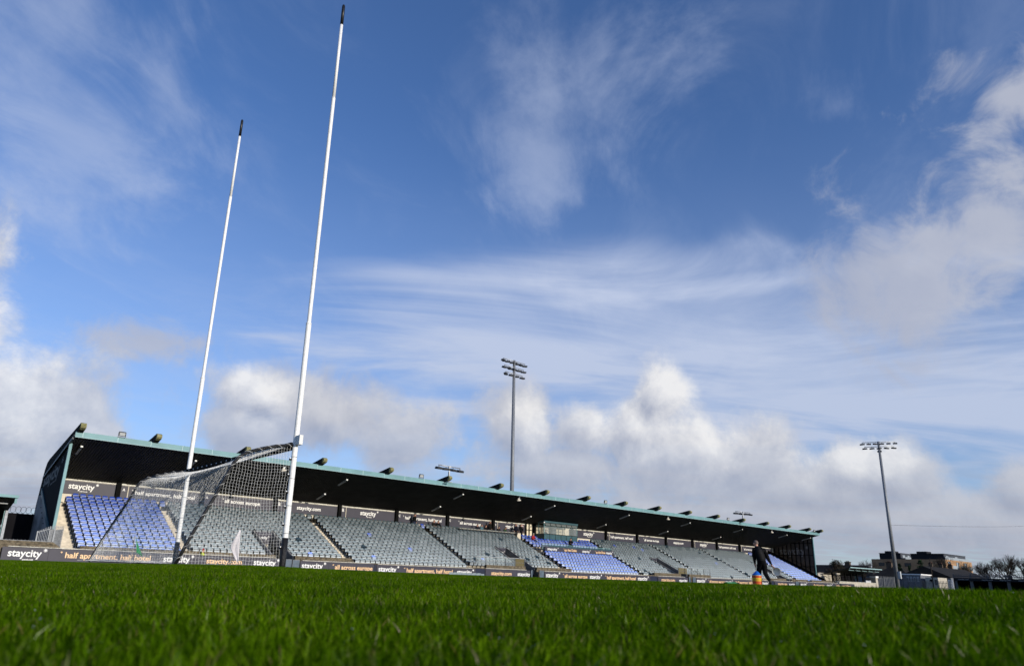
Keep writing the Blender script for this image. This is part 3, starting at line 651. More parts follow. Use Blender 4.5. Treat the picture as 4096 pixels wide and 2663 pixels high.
ODD = [(35.2, 5), (38.5, 9), (46.3, 11), (33.4, 12), (43.6, 0), (73.0, 2), (76.9, 2), (78.2, 3), (91.6, 7), (27.5, 12)]
for (x, r) in ODD:
    c_ = min((s for s in seats if s[4] == r), key=lambda s: abs(s[0]-x)); c_[3] = 'blue' if (x, r) != (27.5, 12) else 'blue'
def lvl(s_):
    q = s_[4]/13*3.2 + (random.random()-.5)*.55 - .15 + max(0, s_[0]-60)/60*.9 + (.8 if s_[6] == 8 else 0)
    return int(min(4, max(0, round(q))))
SM = {}
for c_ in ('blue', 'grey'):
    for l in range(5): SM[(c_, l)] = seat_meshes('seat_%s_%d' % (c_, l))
seats.sort(key=lambda s: (s[0])**2+(s[1])**2)
near, far = seats[:300], seats[300:]
protos = {}
BN = {0: 'leftmost block', 1: 'second block', 2: 'third block', 3: 'fourth block'}
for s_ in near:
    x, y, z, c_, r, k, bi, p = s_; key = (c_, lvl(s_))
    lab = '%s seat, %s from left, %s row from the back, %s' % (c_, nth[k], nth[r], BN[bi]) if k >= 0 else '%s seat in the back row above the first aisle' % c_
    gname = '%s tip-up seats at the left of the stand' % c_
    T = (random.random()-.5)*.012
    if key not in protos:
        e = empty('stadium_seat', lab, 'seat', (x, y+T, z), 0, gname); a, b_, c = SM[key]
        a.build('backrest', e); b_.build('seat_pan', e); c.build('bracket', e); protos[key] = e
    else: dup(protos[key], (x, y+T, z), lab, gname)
# the rest of the seats as one object
acc = MB(); tmpl = {}
for k_, tri in SM.items():
    V = []; F = []; Mi = []; Sm = []
    for part in tri:
        o = len(V); V += part.v; F += [tuple(i+o for i in f) for f in part.f]; Mi += [part.mats[q] for q in part.m]; Sm += part.smooth
    tmpl[k_] = (V, F, Mi, Sm)
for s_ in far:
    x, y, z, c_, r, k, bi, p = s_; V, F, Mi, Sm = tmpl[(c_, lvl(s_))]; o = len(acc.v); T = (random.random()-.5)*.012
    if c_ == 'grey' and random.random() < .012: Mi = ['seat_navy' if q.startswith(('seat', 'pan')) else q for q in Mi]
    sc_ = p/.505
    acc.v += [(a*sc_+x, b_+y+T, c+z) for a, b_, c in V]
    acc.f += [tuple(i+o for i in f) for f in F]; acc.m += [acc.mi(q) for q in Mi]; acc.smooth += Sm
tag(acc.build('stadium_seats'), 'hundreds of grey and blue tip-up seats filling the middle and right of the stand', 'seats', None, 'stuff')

# ------------------------------------------------------------------ balcony, press box, rails
mb = MB(); bal = empty('balcony', 'teal railed balcony front above the lower blue seats', 'balcony', (57.3, 56.4, 3.1))
o = MB(); X0, X1 = 57.35, 69.3; o.box(X0, X1, 56.36, 56.44, 3.68, 3.73, 'teal'); o.box(X0, X1, 56.38, 56.42, 3.20, 3.24, 'teal')
for x in np.arange(X0, X1+.1, .995): o.box(x-.02, x+.02, 56.365, 56.435, 3.1, 3.7, 'teal_dark')
o.box(X0+.05, X1-.05, 56.395, 56.405, 3.25, 3.62, 'teal_dark'); o.box(X0+.05, X0+1.0, 56.35, 56.36, 3.25, 3.6, 'gate_slate'); q = o.build('railing', bal); q.location = -Vector(bal.location)
o = MB().box(X0, X1, 56.46, 57.3, 2.55, 3.05, 'concrete'); q = o.build('slab', bal); q.location = -Vector(bal.location)
e = empty('balcony_banner', 'dark banner below the balcony railing with white and orange words', 'banner', (57.65, 56.05, 2.87)); lo = Vector(e.location)
q = MB().box(57.62, 69.45, 56.08, 56.14, 2.86, 3.43, 'board').build('panel', e); q.location = -lo
for s_, a, b_, m_ in (('staycity*', 57.95, 59.75, 'letter_white'), ('*up the Dubs', 60.55, 62.75, 'letter_peach'), ('staycity*', 63.75, 65.2, 'letter_white'), ('*up the Dubs', 66.0, 67.85, 'letter_peach'), ('staycity*', 68.0, 69.3, 'letter_white')):
    l_ = MB(); write(l_, s_, a, b_, 3.06, m_, XP(56.076), h=.27)
    q = l_.build('lettering', e); q.location = -lo

bx = empty('press_box', 'glazed teal press box at the back of the stand', 'cabin', (60.5, 59.1, 4.2)); lo = Vector(bx.location)
def bp(mb, name, par=bx):
    q = mb.build(name, par)
    if par is bx: q.location = -lo
    return q
BX0, BX1, BY, BZ0, BZS, BZ1 = 60.5, 66.3, 59.12, 4.3, 5.06, 6.30
m = MB(); n = 6
m.box(BX0, BX1, BY, BY+.06, BZ0, BZS, 'teal_dark')
for k in range(n+1): x = BX0+(BX1-BX0)*k/n; m.box(x-.02, x+.02, BY-.02, BY-.002, BZ0, BZS, 'frame_black')
m.box(BX0-.03, BX1+.03, BY-.04, BY-.021, BZS-.05, BZS, 'frame_black'); m.box(BX0, BX0+.06, BY+.062, YW-.06, BZ0, BZS, 'teal_dark'); m.box(BX1-.06, BX1, BY+.062, YW-.06, BZ0, BZS, 'teal_dark'); bp(m, 'lower_panels')
m = MB(); m.box(BX0-.06, BX1+.06, BY-.08, YW-.06, BZ1, BZ1+.22, 'teal_dark'); bp(m, 'roof')
m = MB()
for x, y in ((BX0, BY), (BX1-.07, BY), (BX0, 60.0), (BX0, 60.9)): m.box(x, x+.07, y, y+.07, BZS+.002, BZ1-.002, 'teal')
m.box(BX0+.07, BX1-.07, BY, BY+.05, 5.90, 5.95, 'teal'); m.box(BX0, BX0+.05, BY+.07, 60.8, 5.90, 5.95, 'teal'); bp(m, 'frame')
for k in range(n):
    x = BX0+.1+(BX1-BX0-.2)*k/n; w = (BX1-BX0-.2)/n-.04; T = Matrix.Translation((x, BY, 6.28)) @ Matrix.Rotation(-.35, 4, 'X')
    f2 = MB().box(0, w, -.03, 0, -.36, -.33, 'frame_black', T).box(0, w, -.03, 0, -.03, 0, 'frame_black', T).box(0, .03, -.03, 0, -.33, -.03, 'frame_black', T).box(w-.03, w, -.03, 0, -.33, -.03, 'frame_black', T)
    q = bp(f2, 'top_window'); MB().box(.03, w-.03, -.02, -.012, -.33, -.03, 'glass', T).build('pane', q)
m = MB().box(BX0+.07, BX1-.07, BY+.02, BY+.03, BZS+.002, 5.898, 'glass'); m.box(BX0+.02, BX0+.03, BY+.08, 60.0, BZS+.002, 5.898, 'glass'); bp(m, 'glazing')
m = MB().box(BX0+.1, BX1-.1, YW-.12, YW-.07, 4.3, 6.28, 'interior'); m.box(61.9, 62.9, YW-.3, YW-.13, 4.6, 6.0, 'wall_cream'); m.box(63.2, 63.9, YW-.7, YW-.5, 4.3, 6.2, 'steel_dark'); m.box(64.9, 65.0, 60.2, 60.3, 4.3, 6.2, 'wall_cream'); m.box(BX0+.1, BX1-.1, BY+.3, BY+.9, 4.9, 4.95, 'wall_cream'); bp(m, 'interior')
m = MB().tube([(60.35, 58.95, 6.3), (60.35, 58.90, 6.3)], .09, 'tube_end', 10); bp(m, 'lamp')
q = MB().box(59.25, 60.35, YW-.16, YW-.1, 4.5, 6.1, 'interior').box(59.2, 59.27, YW-.3, YW-.16, 4.2, 6.3, 'frame_black').box(59.7, 59.76, YW-.3, YW-.162, 4.2, 6.3, 'frame_black').box(60.3, 60.4, YW-.4, YW-.162, 4.2, 6.3, 'frame_black').box(59.25, 60.4, YW-.28, YW-.163, 5.4, 5.46, 'frame_black').build('glazed_door')
tag(q, 'pale glazed door with dark frame left of the press box', 'door')
q = MB().box(58.4, 58.8, YW-.2, YW-.055, 5.55, 5.92, 'cloth_red').box(58.5, 58.76, YW-.21, YW-.201, 5.6, 5.87, 'letter_white').box(58.56, 58.7, YW-.214, YW-.2105, 5.67, 5.8, 'frame_black').build('wall_box')
tag(q, 'small red and white box on the back wall left of the press box', 'box')
# rail in front of the reporters' desk
m = MB(); m.box(47.9, 56.5, 59.58, 59.61, 4.90, 4.935, 'steel_dark')
for x in np.arange(47.95, 56.55, .45): m.box(x-.012, x+.012, 59.585, 59.605, 4.2, 4.9, 'steel_dark')
tag(m.build('desk_rail'), 'thin dark rail of upright bars in front of the seated reporters', 'railing')
m = MB().box(48.2, 56.4, 59.68, 59.95, 4.84, 4.87, 'plate_pale').box(48.2, 56.4, 59.70, 59.72, 4.62, 4.84, 'cladding'); tag(m.build('reporters_desk'), 'long pale narrow desk behind the dark rail at the back of the stand', 'desk')
for k, (a, b_, gx0, gx1) in enumerate(((43.8, 50.1, 48.85, 50.1), (76.1, 83.0, 76.1, 77.95))):
    e = empty('front_barrier', 'x', 'barrier', (a, 51.62, 1.09), 0, 'glazed barriers on the front wall'); lo = Vector(e.location)
    e['label'] = 'steel rail barrier with a tan glass end, %s the %s stairway' % (('left of', 'second') if k == 0 else ('over', 'third'))
    m = MB(); m.box(a, b_, 51.58, 51.64, 1.80, 1.84, 'steel'); m.box(a, b_, 51.6, 51.62, 1.40, 1.425, 'rail_steel')
    for x in np.arange(a, b_+.1, (b_-a)/5): m.box(x-.02, x+.02, 51.58, 51.63, 1.09, 1.8, 'rail_steel')
    q = m.build('rail', e); q.location = -lo
    q = MB().box(gx0, gx1, 51.645, 51.655, 1.1, 1.78, 'glass_tan').build('tan_pane', e); q.location = -lo
    q = MB().box(a if k == 0 else gx1, gx0 if k == 0 else b_-1.2, 51.645, 51.65, 1.1, 1.78, 'glass').build('clear_pane', e); q.location = -lo

# ------------------------------------------------------------------ goal
GX, GY0, GY1 = 6.478, 13.603, 20.10
goal = empty('goal', 'tall white goal with black-tipped uprights and a white net', 'goal', (GX, GY0, .1)); lo = Vector(goal.location)
def gp(mb, name, par=None):
    q = mb.build(name, par or goal)
    if par is None: q.location = -lo
    return q
for k, y in enumerate((GY0, GY1)):
    lx = -.0
    a = MB(); a.tube([(GX, y, .72), (GX, y, 5.31)], .058, 'white_paint', 20, cap=False); a.tube([(GX, y, 5.30), (GX, y, 5.33)], .060, 'white_paint', 20)
    a.tube([(GX, y, 5.31), (GX, y, 11.19)], .045, 'white_paint', 18, cap=False); a.tube([(GX, y, 11.18), (GX, y, 11.21)], .047, 'white_paint', 18); a.tube([(GX, y, 11.19), (GX, y, 13.41)], .038, 'white_paint', 16)
    for z in (.80, 1.35, 1.90, 2.35): a.tube([(GX, y, z), (GX, y, z+.012)], .060, 'galv', 16)
    up_ = gp(a, 'upright')
    MB().tube([(GX, y, 13.412), (GX, y, 13.99), (GX, y, 14.03)], [.040, .040, .030], 'black_paint', 16).build('black_cap', up_)
    MB().tube([(GX, y, -.1), (GX, y, .718)], .064, 'post_black', 20).build('black_base', up_)
    for z in (.5, .95, 1.3, 1.6, 1.95, 2.28): MB().box(GX-.10, GX-.05, y-.02, y+.02, z, z+.035, 'plastic_dark').box(GX-.105, GX-.085, y-.03, y-.005, z+.03, z+.05, 'tube_end').build('net_hook', up_)
m = MB(); m.box(GX-.05, GX+.03, GY0+.05, GY1-.05, 2.52, 2.64, 'black_paint'); m.box(GX-.09, GX-.051, GY0+.03, GY1-.03, 2.50, 2.66, 'cloth_brown')
for y in np.arange(GY0+.2, GY1, .33): m.tube([(GX-.1, y, 2.62), (GX-.1, y+.02, 2.6)], .015, 'tube_end', 6)
gp(m, 'crossbar')
m = MB().box(GX-.03, GX+.05, GY0-.22, GY0-.06, 2.60, 2.80, 'dish_white').box(GX-.0, GX+.02, GY0-.06, GY0-.04, 2.65, 2.75, 'steel'); gp(m, 'sensor_box')
TP = [(6.42, 2.60), (6.05, 2.53), (5.73, 2.43), (5.46, 2.32), (5.31, 2.21), (5.22, 2.08), (5.11, 1.80), (4.95, 1.42), (4.76, 1.0), (4.58, .58), (4.40, .13)]
for y in (GY0, GY1):
    m = MB(); m.tube([(x, y, z) for x, z in TP], .032, 'post_black', 10); m.tube([(4.40, y, .14), (GX-.05, y, .135)], .012, 'post_black', 6)
    # lacing wound around the tube
    P = [Vector((x, y, z)) for x, z in TP]; sp_ = []; tot = 0
    for a, b_ in zip(P[:-1], P[1:]):
        nseg = max(2, int((b_-a).length/.03)); d = (b_-a).normalized(); s1 = Vector((0, 1, 0)); s2 = d.cross(s1)
        for q in range(nseg): tot += 1; sp_.append(a+(b_-a)*q/nseg+(s1*math.cos(tot*.9)+s2*math.sin(tot*.9))*.036)
    m.tube(sp_, .0035, 'net', 3, cap=False); gp(m, 'net_frame')
# net: arc-length parametrised profile
def prof_at(q):
    P = [Vector((x, 0, z)) for x, z in TP]; L = [0]
    for a, b_ in zip(P[:-1], P[1:]): L.append(L[-1]+(b_-a).length)
    d = q*L[-1]
    for i in range(len(P)-1):
        if d <= L[i+1]+1e-9: return P[i]+(P[i+1]-P[i])*((d-L[i])/(L[i+1]-L[i]))
    return P[-1]
def strands(lines, r, mb):
    """3-sided cords along poly-lines, written straight into the mesh"""
    for pts in lines: mb.tube(pts, r, 'net', 3, cap=False, sm=False)
NR = .0018; m = MB(); sp_n = .062
# roof and back sheet
nu, nv = int(3.15/sp_n), int(6.5/sp_n); grid = []
for i in range(nu+1):
    q = i/nu; p = prof_at(q); rowp = []
    for j in range(nv+1):
        u = j/nv; sag = math.sin(PI*u)**.6
        dz = -.17*sag*math.exp(-((q-.2)/.22)**2) + .010*math.sin(13*u+9*q) + random.gauss(0, .003)
        dx = (-.20*sag*max(0, q-.55)**1.1*2 + .05*sag*math.sin(PI*q) + random.gauss(0, .003))
        rowp.append(Vector((p.x+dx, GY0+(GY1-GY0)*u, max(.15, p.z+dz))))
    grid.append(rowp)
strands([[grid[i][j] for i in range(nu+1)] for j in range(nv+1)], NR, m); strands([grid[i] for i in range(nu+1)], NR, m)
# loose net bunched on the grass at the back
for k in range(70):
    y = random.uniform(GY0, GY1); x = 4.3+random.gauss(-.12, .12); a = random.uniform(0, PI)
    m.tube([(x, y, .15), (x+.1*math.cos(a), y+.1*math.sin(a), .175+random.random()*.02), (x+.22*math.cos(a+.4), y+.22*math.sin(a+.4), .15)], NR, 'net', 3, cap=False)
gp(m, 'back_net')
for y in (GY0, GY1):
    m = MB(); ny_ = int(2.45/sp_n); lines = []
    def edge_x(z):
        for (x0_, z0_), (x1_, z1_) in zip(TP[:-1], TP[1:]):
            if z1_ <= z <= z0_: return x0_+(x1_-x0_)*(z0_-z)/(z0_-z1_)
        return 6.42 if z > 2.6 else 4.4
    G = []
    for i in range(ny_+1):
        z = .16+(2.56-.16)*i/ny_; xl = edge_x(z); r_ = []
        k_ = int(2.05/sp_n)
        for j in range(k_+1):
            x = 4.38+(6.38-4.38)*j/k_
            r_.append(None if x < xl-.02 else Vector((x+random.gauss(0, .004)+.012*math.sin(7*z), y+.05*math.sin(PI*(x-4.3)/2.1)*math.sin(PI*z/2.6)+random.gauss(0, .003), z+random.gauss(0, .004)+.018*math.sin(5*x+1)-.02*math.sin(PI*(6.4-x)/2))))
        G.append(r_)
    for r_ in G:
        s_ = [p for p in r_ if p is not None]
        if len(s_) > 1: lines.append(s_)
    for j in range(len(G[0])):
        s_ = [G[i][j] for i in range(len(G)) if G[i][j] is not None]
        if len(s_) > 1: lines.append(s_)
    strands(lines, NR, m); gp(m, 'side_net')
# painted goal line beside the near upright
m = MB()
for k in range(520):
    y = GY0-.07-abs(random.gauss(0, .5)); x = GX+random.gauss(0, .028); h = random.uniform(.02, .045); a = random.uniform(0, 2*PI); w = .0025
    z0 = gz(x, y); m.add([(x-w*math.cos(a), y-w*math.sin(a), z0), (x+w*math.cos(a), y+w*math.sin(a), z0), (x+random.gauss(0, .015), y+random.gauss(0, .015), z0+h)], [(0,1,2)], 'white_paint')
tag(m.build('painted_line'), 'white painted grass of the end line beside the near upright', 'line', None, 'stuff')

# flags
def flag(name, label, base_, top_, tipz, colm, pts):
    e = empty(name, label, 'flag', base_); lo_ = Vector(base_)
    q = MB().tube([base_, top_], .012, 'wood_pole', 8).build('pole', e); q.location = -lo_
    m = MB(); n = len(pts); nc = 5; vs = []
    for k, (a, b_) in enumerate(pts):
        for c in range(nc+1): u = c/nc; vs.append(a.lerp(b_, u)+Vector((-.5, -.6, 0))*.022*math.sin(u*6+k*.25)*k/n)
    m.add(vs, [(k*(nc+1)+c, k*(nc+1)+c+1, (k+1)*(nc+1)+c+1, (k+1)*(nc+1)+c) for k in range(n-1) for c in range(nc)], colm, True)
    q = m.build('cloth', e); q.location = -lo_; sd = q.modifiers.new('s', 'SOLIDIFY'); sd.thickness = .004; return e
A, B_ = Vector((6.0, 15.10, .10)), Vector((6.0, 14.77, .87))
def fl(A, B_, t0, wv):
    out = []
    for k in range(9):
        q = k/8; top = B_+Vector((0, 0, -.005)); 
        a = B_.lerp(A, q*.12) + Vector((-.005, .0, -.02*q)); out.append((a, a))
    return out
pts = []; HX = Vector((.76, -.65, 0))
for k in range(11):      # white cloth hanging down from the top of its stick
    q = k/10; lx = -.165*q/.56 if q < .56 else -.165+(q-.56)/.44*.19; rx = .018+.035*q
    base_p = B_+Vector((0, 0, .01-.66*q)); wv = Vector((-.65, -.76, 0))*(.02+.018*math.sin(q*6))
    pts.append((base_p+HX*lx+wv, base_p+HX*rx+wv*.6+Vector((0, 0, -.02))))
flag('umpire_flag', 'white umpire flag drooping on a leaning stick beside the goal net', A, B_, 0, 'flag_white', pts)
GA, GB = Vector((6.42, 24.0, .08)), Vector((6.42, 24.0, .97)); pts = []
for k in range(7):
    q = k/6; pts.append((Vector((6.43+.10*q+.02, 24.0, .94-.50*q)), Vector((6.46+.28*q, 24.02+.03*math.sin(5*q), .90-.56*q))))
flag('umpire_flag', 'green umpire flag drooping on a white stick behind the net', GA, GB, 0, 'flag_green', pts)

# ------------------------------------------------------------------ floodlight masts
def lamp_head(mb, T):
    mb.prism([(-.16, -.05), (-.20, .10), (.10, .14), (.22, .03), (.18, -.05)], 'x', -.24, .24, 'lamp_body')
    k = len(mb.v)-10
    for i in range(10): mb.v[k+i] = tuple(T @ Vector(mb.v[k+i]))
def cluster(e, rows, ztop, dz, az, length, shrink, group=None):
    ca, sa = math.cos(az), math.sin(az)
    for r, n in enumerate(rows):
        L_ = length-shrink*r; z = ztop-dz*r
        arm = MB().tube([(-ca*L_/2, -sa*L_/2, z), (ca*L_/2, sa*L_/2, z)], .055, 'steel', 8).build('cross_arm', e)
        for k in range(n):
            u = -L_/2+L_*k/(n-1)*.98+.03; T = Matrix.Translation((ca*u, sa*u-.02, z-.34)) @ Matrix.Rotation(random.uniform(-.7, .7)+az, 4, 'Z') @ Matrix.Rotation(.15, 4, 'X') @ Matrix.Scale(1.25, 4)
            m = MB(); lamp_head(m, T); m.tube([(ca*u, sa*u, z), (ca*u, sa*u, z-.2)], .03, 'lamp_body', 6); m.build('lamp_head', e)
def mast(x, y, z1, rows, az, length, shrink, dz, label, r0, r1):
    e = empty('floodlight_mast', label, 'floodlight mast', (x, y, 0))
    MB().tube([(0, 0, 0), (0, 0, z1+.1)], [r0, r1], 'galv', 16).build('pole', e)
    cluster(e, rows, z1, dz, az, length, shrink); return e
mast(59.8, 64.0, 27.0, (6, 5, 4), 0, 3.9, .45, .86, 'tall grey floodlight mast with three lamp rows behind the stand', .30, .17)
mb_ = mast(120.0, 43.0, 22.5, (6, 5), math.radians(-62), 4.7, .55, .72, 'grey floodlight mast with two lamp rows at the far right corner', .30, .17)
MB().box(-.15, .25, -.62, -.25, 1.7, 2.75, 'lamp_grey').build('control_box', mb_)
MB().box(-.1, .1, -.3, .3, 20.9, 21.15, 'lamp_body').build('junction_box', mb_)
for k, (x, lab) in enumerate(((40.87, 'nearer'), (93.67, 'farther'))):
    e = empty('roof_light_cluster', 'white post with four lamps on a rafter tip, the %s of two' % lab, 'floodlight', (x, 52.45, 8.9), 0, 'lamp clusters on the roof')
    MB().tube([(0, 0, -.1), (0, 0, 1.02)], .05, 'white_paint', 10).box(-.12, .12, -.09, .09, .88, 1.02, 'steel').build('post', e)
    MB().box(-.25, .25, -.2, .2, -.5, -.46, 'steel').box(-.06, .06, .06, .1, .1, .5, 'lamp_body').build('clamp', e)
    cluster(e, (4,), .97, .5, math.radians(4 if k == 0 else -14), 2.75, 0)

# ------------------------------------------------------------------ people
def figure(nodes, edges, sub=2):
    """one continuous skin grown over joints: nodes name -> ((x,y,z), r or (rx,ry))"""
    names_ = list(nodes); me = bpy.data.meshes.new('sk'); me.from_pydata([nodes[k][0] for k in names_], [(names_.index(a), names_.index(b_)) for a, b_ in edges], [])
    o = bpy.data.objects.new('sk', me); C.objects.link(o); md = o.modifiers.new('s', 'SKIN'); md.use_smooth_shade = True; md.branch_smoothing = .3
    for i, k in enumerate(names_):
        r = nodes[k][1]; me.skin_vertices[0].data[i].radius = r if isinstance(r, tuple) else (r, r); me.skin_vertices[0].data[i].use_root = (i == 0)
    ss = o.modifiers.new('u', 'SUBSURF'); ss.levels = sub; ss.render_levels = sub
    dg = bpy.context.evaluated_depsgraph_get(); out = bpy.data.meshes.new_from_object(o.evaluated_get(dg)); C.objects.unlink(o); bpy.data.objects.remove(o)
    return out
def hand(nodes, edges, w, tip, side, key, curl, s=1.0):
    """palm with four fingers and a thumb leaving the side of the palm"""
    w, tip = Vector(w), Vector(tip); d = (tip-w).normalized(); side = Vector(side).normalized(); nrm = d.cross(side)
    nodes[key+'palm'] = (tuple(w+d*.055*s), (.030*s, .020*s)); edges.append((key+'wrist', key+'palm'))
    for k in range(4):
        u = (k-1.5)*.019*s; ln = (.070, .080, .075, .058)[k]*s
        b0 = w+d*.095*s+side*u; b1 = b0+d*ln*.5+nrm*curl*ln*.25; b2 = b1+d*ln*.35*(1-curl)+nrm*curl*ln*.6
        for nm, p, r in (('a', b0, .010), ('b', b1, .009), ('c', b2, .0075)): nodes[key+'f%d%s' % (k, nm)] = (tuple(p), r*s)
        edges += [(key+'palm', key+'f%da' % k), (key+'f%da' % k, key+'f%db' % k), (key+'f%db' % k, key+'f%dc' % k)]
    t0 = w+d*.04*s-side*.035*s; t1 = t0+d*.03*s-side*.018*s+nrm*.012; t2 = t1+d*.028*s+nrm*curl*.02
    for nm, p, r in (('ta', t0, .012), ('tb', t1, .0105), ('tc', t2, .009)): nodes[key+nm] = (tuple(p), r*s)
    edges += [(key+'palm', key+'ta'), (key+'ta', key+'tb'), (key+'tb', key+'tc')]
def person(label, loc, rz, pose, mats, hair='hair_dark', group=None, sub=1, face=0., hat=None, fat=1.22):
    """local frame: x right, y the way the person faces, z up"""
    N = {}; E_ = []
    P = dict(pel=(0, 0, .95), wa=(0, 0, 1.10), ch=(0, .01, 1.30), nb=(0, -.01, 1.47), hd=(0, .02, 1.66), ls=(-.19, 0, 1.43), rs=(.19, 0, 1.43), le=(-.25, -.03, 1.14), re=(.25, -.03, 1.14), lw=(-.25, .06, .90), rw=(.25, .06, .90),
             lt=(-.26, .10, .80), rtp=(.26, .10, .80), lh=(-.10, 0, .90), rh=(.10, 0, .90), lk=(-.11, .03, .50), rk=(.11, .03, .50), la=(-.11, -.02, .09), ra=(.11, -.02, .09), lf=(-.12, .14, .04), rf=(.12, .14, .04)); P.update(pose)
    R_ = dict(pel=(.145, .11), wa=(.135, .105), ch=(.165, .12), nb=(.062, .058), ls=.080, rs=.080, le=.058, re=.058, lw=.034, rw=.034, lh=.105, rh=.105, lk=.072, rk=.072, la=.050, ra=.050, lf=.040, rf=.040)
    for k in R_: N[k] = (P[k], tuple(q*fat for q in R_[k]) if isinstance(R_[k], tuple) else R_[k]*fat)
    hd = Vector(P['hd']); nbv = Vector(P['nb']); ax = (hd-nbv).normalized(); fd = Vector((math.sin(face), math.cos(face), 0))
    N['jaw'] = (tuple(hd-ax*.06+fd*.02), (.084, .092)); N['sk'] = (tuple(hd+ax*.02), (.102, .118)); N['top'] = (tuple(hd+ax*.075), (.086, .100)); N['nose'] = (tuple(hd-ax*.01+fd*.098), .014)
    E_ += [('pel', 'wa'), ('wa', 'ch'), ('ch', 'nb'), ('nb', 'jaw'), ('jaw', 'sk'), ('sk', 'top'), ('sk', 'nose'), ('ch', 'ls'), ('ls', 'le'), ('le', 'lwrist'), ('ch', 'rs'), ('rs', 're'), ('re', 'rwrist'), ('pel', 'lh'), ('lh', 'lk'), ('lk', 'la'), ('la', 'lf'), ('pel', 'rh'), ('rh', 'rk'), ('rk', 'ra'), ('ra', 'rf')]
    N['lwrist'] = (P['lw'], .034); N['rwrist'] = (P['rw'], .030); del N['lw']; del N['rw']
    hand(N, E_, P['lw'], P['lt'], (0, 1, 0), 'l', .7); hand(N, E_, P['rw'], P['rtp'], (0, 1, 0), 'r', .7)
    me = figure(N, E_, sub)
    e = empty('person', label, 'person', loc, rz, group)
    jac, trou, skin_ = mats
    for m_ in (jac, trou, 'skin', 'shoe'): me.materials.append(MATS[m_])
    zt = P['nb'][2]+.01; lw, rw = Vector(P['lw']), Vector(P['rw']); hz_ = P['pel'][2]-.02; lkz = P['la'][2]+.01
    la, ra, lk, rk = Vector(P['la']), Vector(P['ra']), Vector(P['lk']), Vector(P['rk'])
    hh, lh_, rh_ = hd, Vector(P['lt']), Vector(P['rtp']); chv = Vector(P['ch'])
    def segd(p, a, b_):
        t_ = max(0, min(1, (p-a).dot(b_-a)/max(1e-6, (b_-a).length_squared))); return (p-(a+(b_-a)*t_)).length
    for p in me.polygons:
        c = p.center; i = 0
        dleg = min(segd(c, Vector(P['lh'])+Vector((0, 0, -.04)), lk), segd(c, lk, la), segd(c, Vector(P['rh'])+Vector((0, 0, -.04)), rk), segd(c, rk, ra))
        dbody = min(segd(c, Vector(P['wa']), chv), segd(c, Vector(P['le']), lw), segd(c, Vector(P['re']), rw), segd(c, Vector(P['ls']), Vector(P['le'])), segd(c, Vector(P['rs']), Vector(P['re'])))
        if dleg < dbody*.8: i = 1
        if min((c-la).length, segd(c, la, Vector(P['lf'])), segd(c, ra, Vector(P['rf']))) < .075: i = 3
        if (c-hh).length < .17 and (c-nbv).length > .035: i = 2
        if segd(c, lw+(lh_-lw)*.15, lh_) < .065 and dleg > .07 or segd(c, rw+(rh_-rw)*.15, rh_) < .065 and dleg > .07: i = 2
        p.material_index = i; p.use_smooth = True
    b_ = bpy.data.objects.new('body', me); C.objects.link(b_); b_.parent = e
    # hair as a cap round the skull, ears and eyes
    bm = bmesh.new(); bmesh.ops.create_uvsphere(bm, u_segments=14, v_segments=9, radius=1)
    for v in bm.verts: v.co = Vector((v.co.x*.096, v.co.y*.112, v.co.z*.112))
    bmesh.ops.delete(bm, geom=[v for v in bm.verts if v.co.z < -.085 or (v.co.z < .035 and v.co.y > .03) or (v.co.z < -.02 and v.co.y > -.03)], context='VERTS')
    me2 = bpy.data.meshes.new('hair'); bm.to_mesh(me2); bm.free(); me2.materials.append(MATS[hat or hair])
    for p in me2.polygons: p.use_smooth = True
    h_ = bpy.data.objects.new('hat' if hat else 'hair', me2); C.objects.link(h_); h_.parent = e; h_.location = hd+ax*.022-fd*.008; h_.rotation_euler = (0, 0, -face)
    fm = MB()
    sd = Vector((fd.y, -fd.x, 0))
    for s_ in (-1, 1):
        c = hd+sd*s_*.084+Vector((0, 0, .0)); fm.tube([c+Vector((0, 0, -.03)), c+sd*s_*.012, c+Vector((0, 0, .03))], [.008, .014, .010], 'skin', 6)
        c = hd+fd*.088+sd*s_*.030+Vector((0, 0, .015)); fm.tube([c, c+fd*.006], .008, 'hair_dark', 6)
    c = hd+fd*.083+Vector((0, 0, -.045)); fm.tube([c-sd*.02, c+fd*.006, c+sd*.02], .005, 'cloth_red', 5)
    fm.build('face', e)
    return e
def sit(**k):
    d = dict(pel=(0, 0, .50), wa=(0, -.02, .64), ch=(0, .02, .84), nb=(0, .03, 1.01), hd=(0, .08, 1.19), ls=(-.19, .02, .96), rs=(.19, .02, .96), le=(-.25, .10, .72), re=(.25, .10, .72), lw=(-.12, .32, .68), rw=(.12, .32, .68), lt=(-.06, .42, .66), rtp=(.06, .42, .66),
             lh=(-.10, .06, .47), rh=(.10, .06, .47), lk=(-.13, .44, .47), rk=(.13, .44, .47), la=(-.13, .42, .09), ra=(.13, .42, .09), lf=(-.13, .56, .04), rf=(.13, .56, .04)); d.update(k); return d

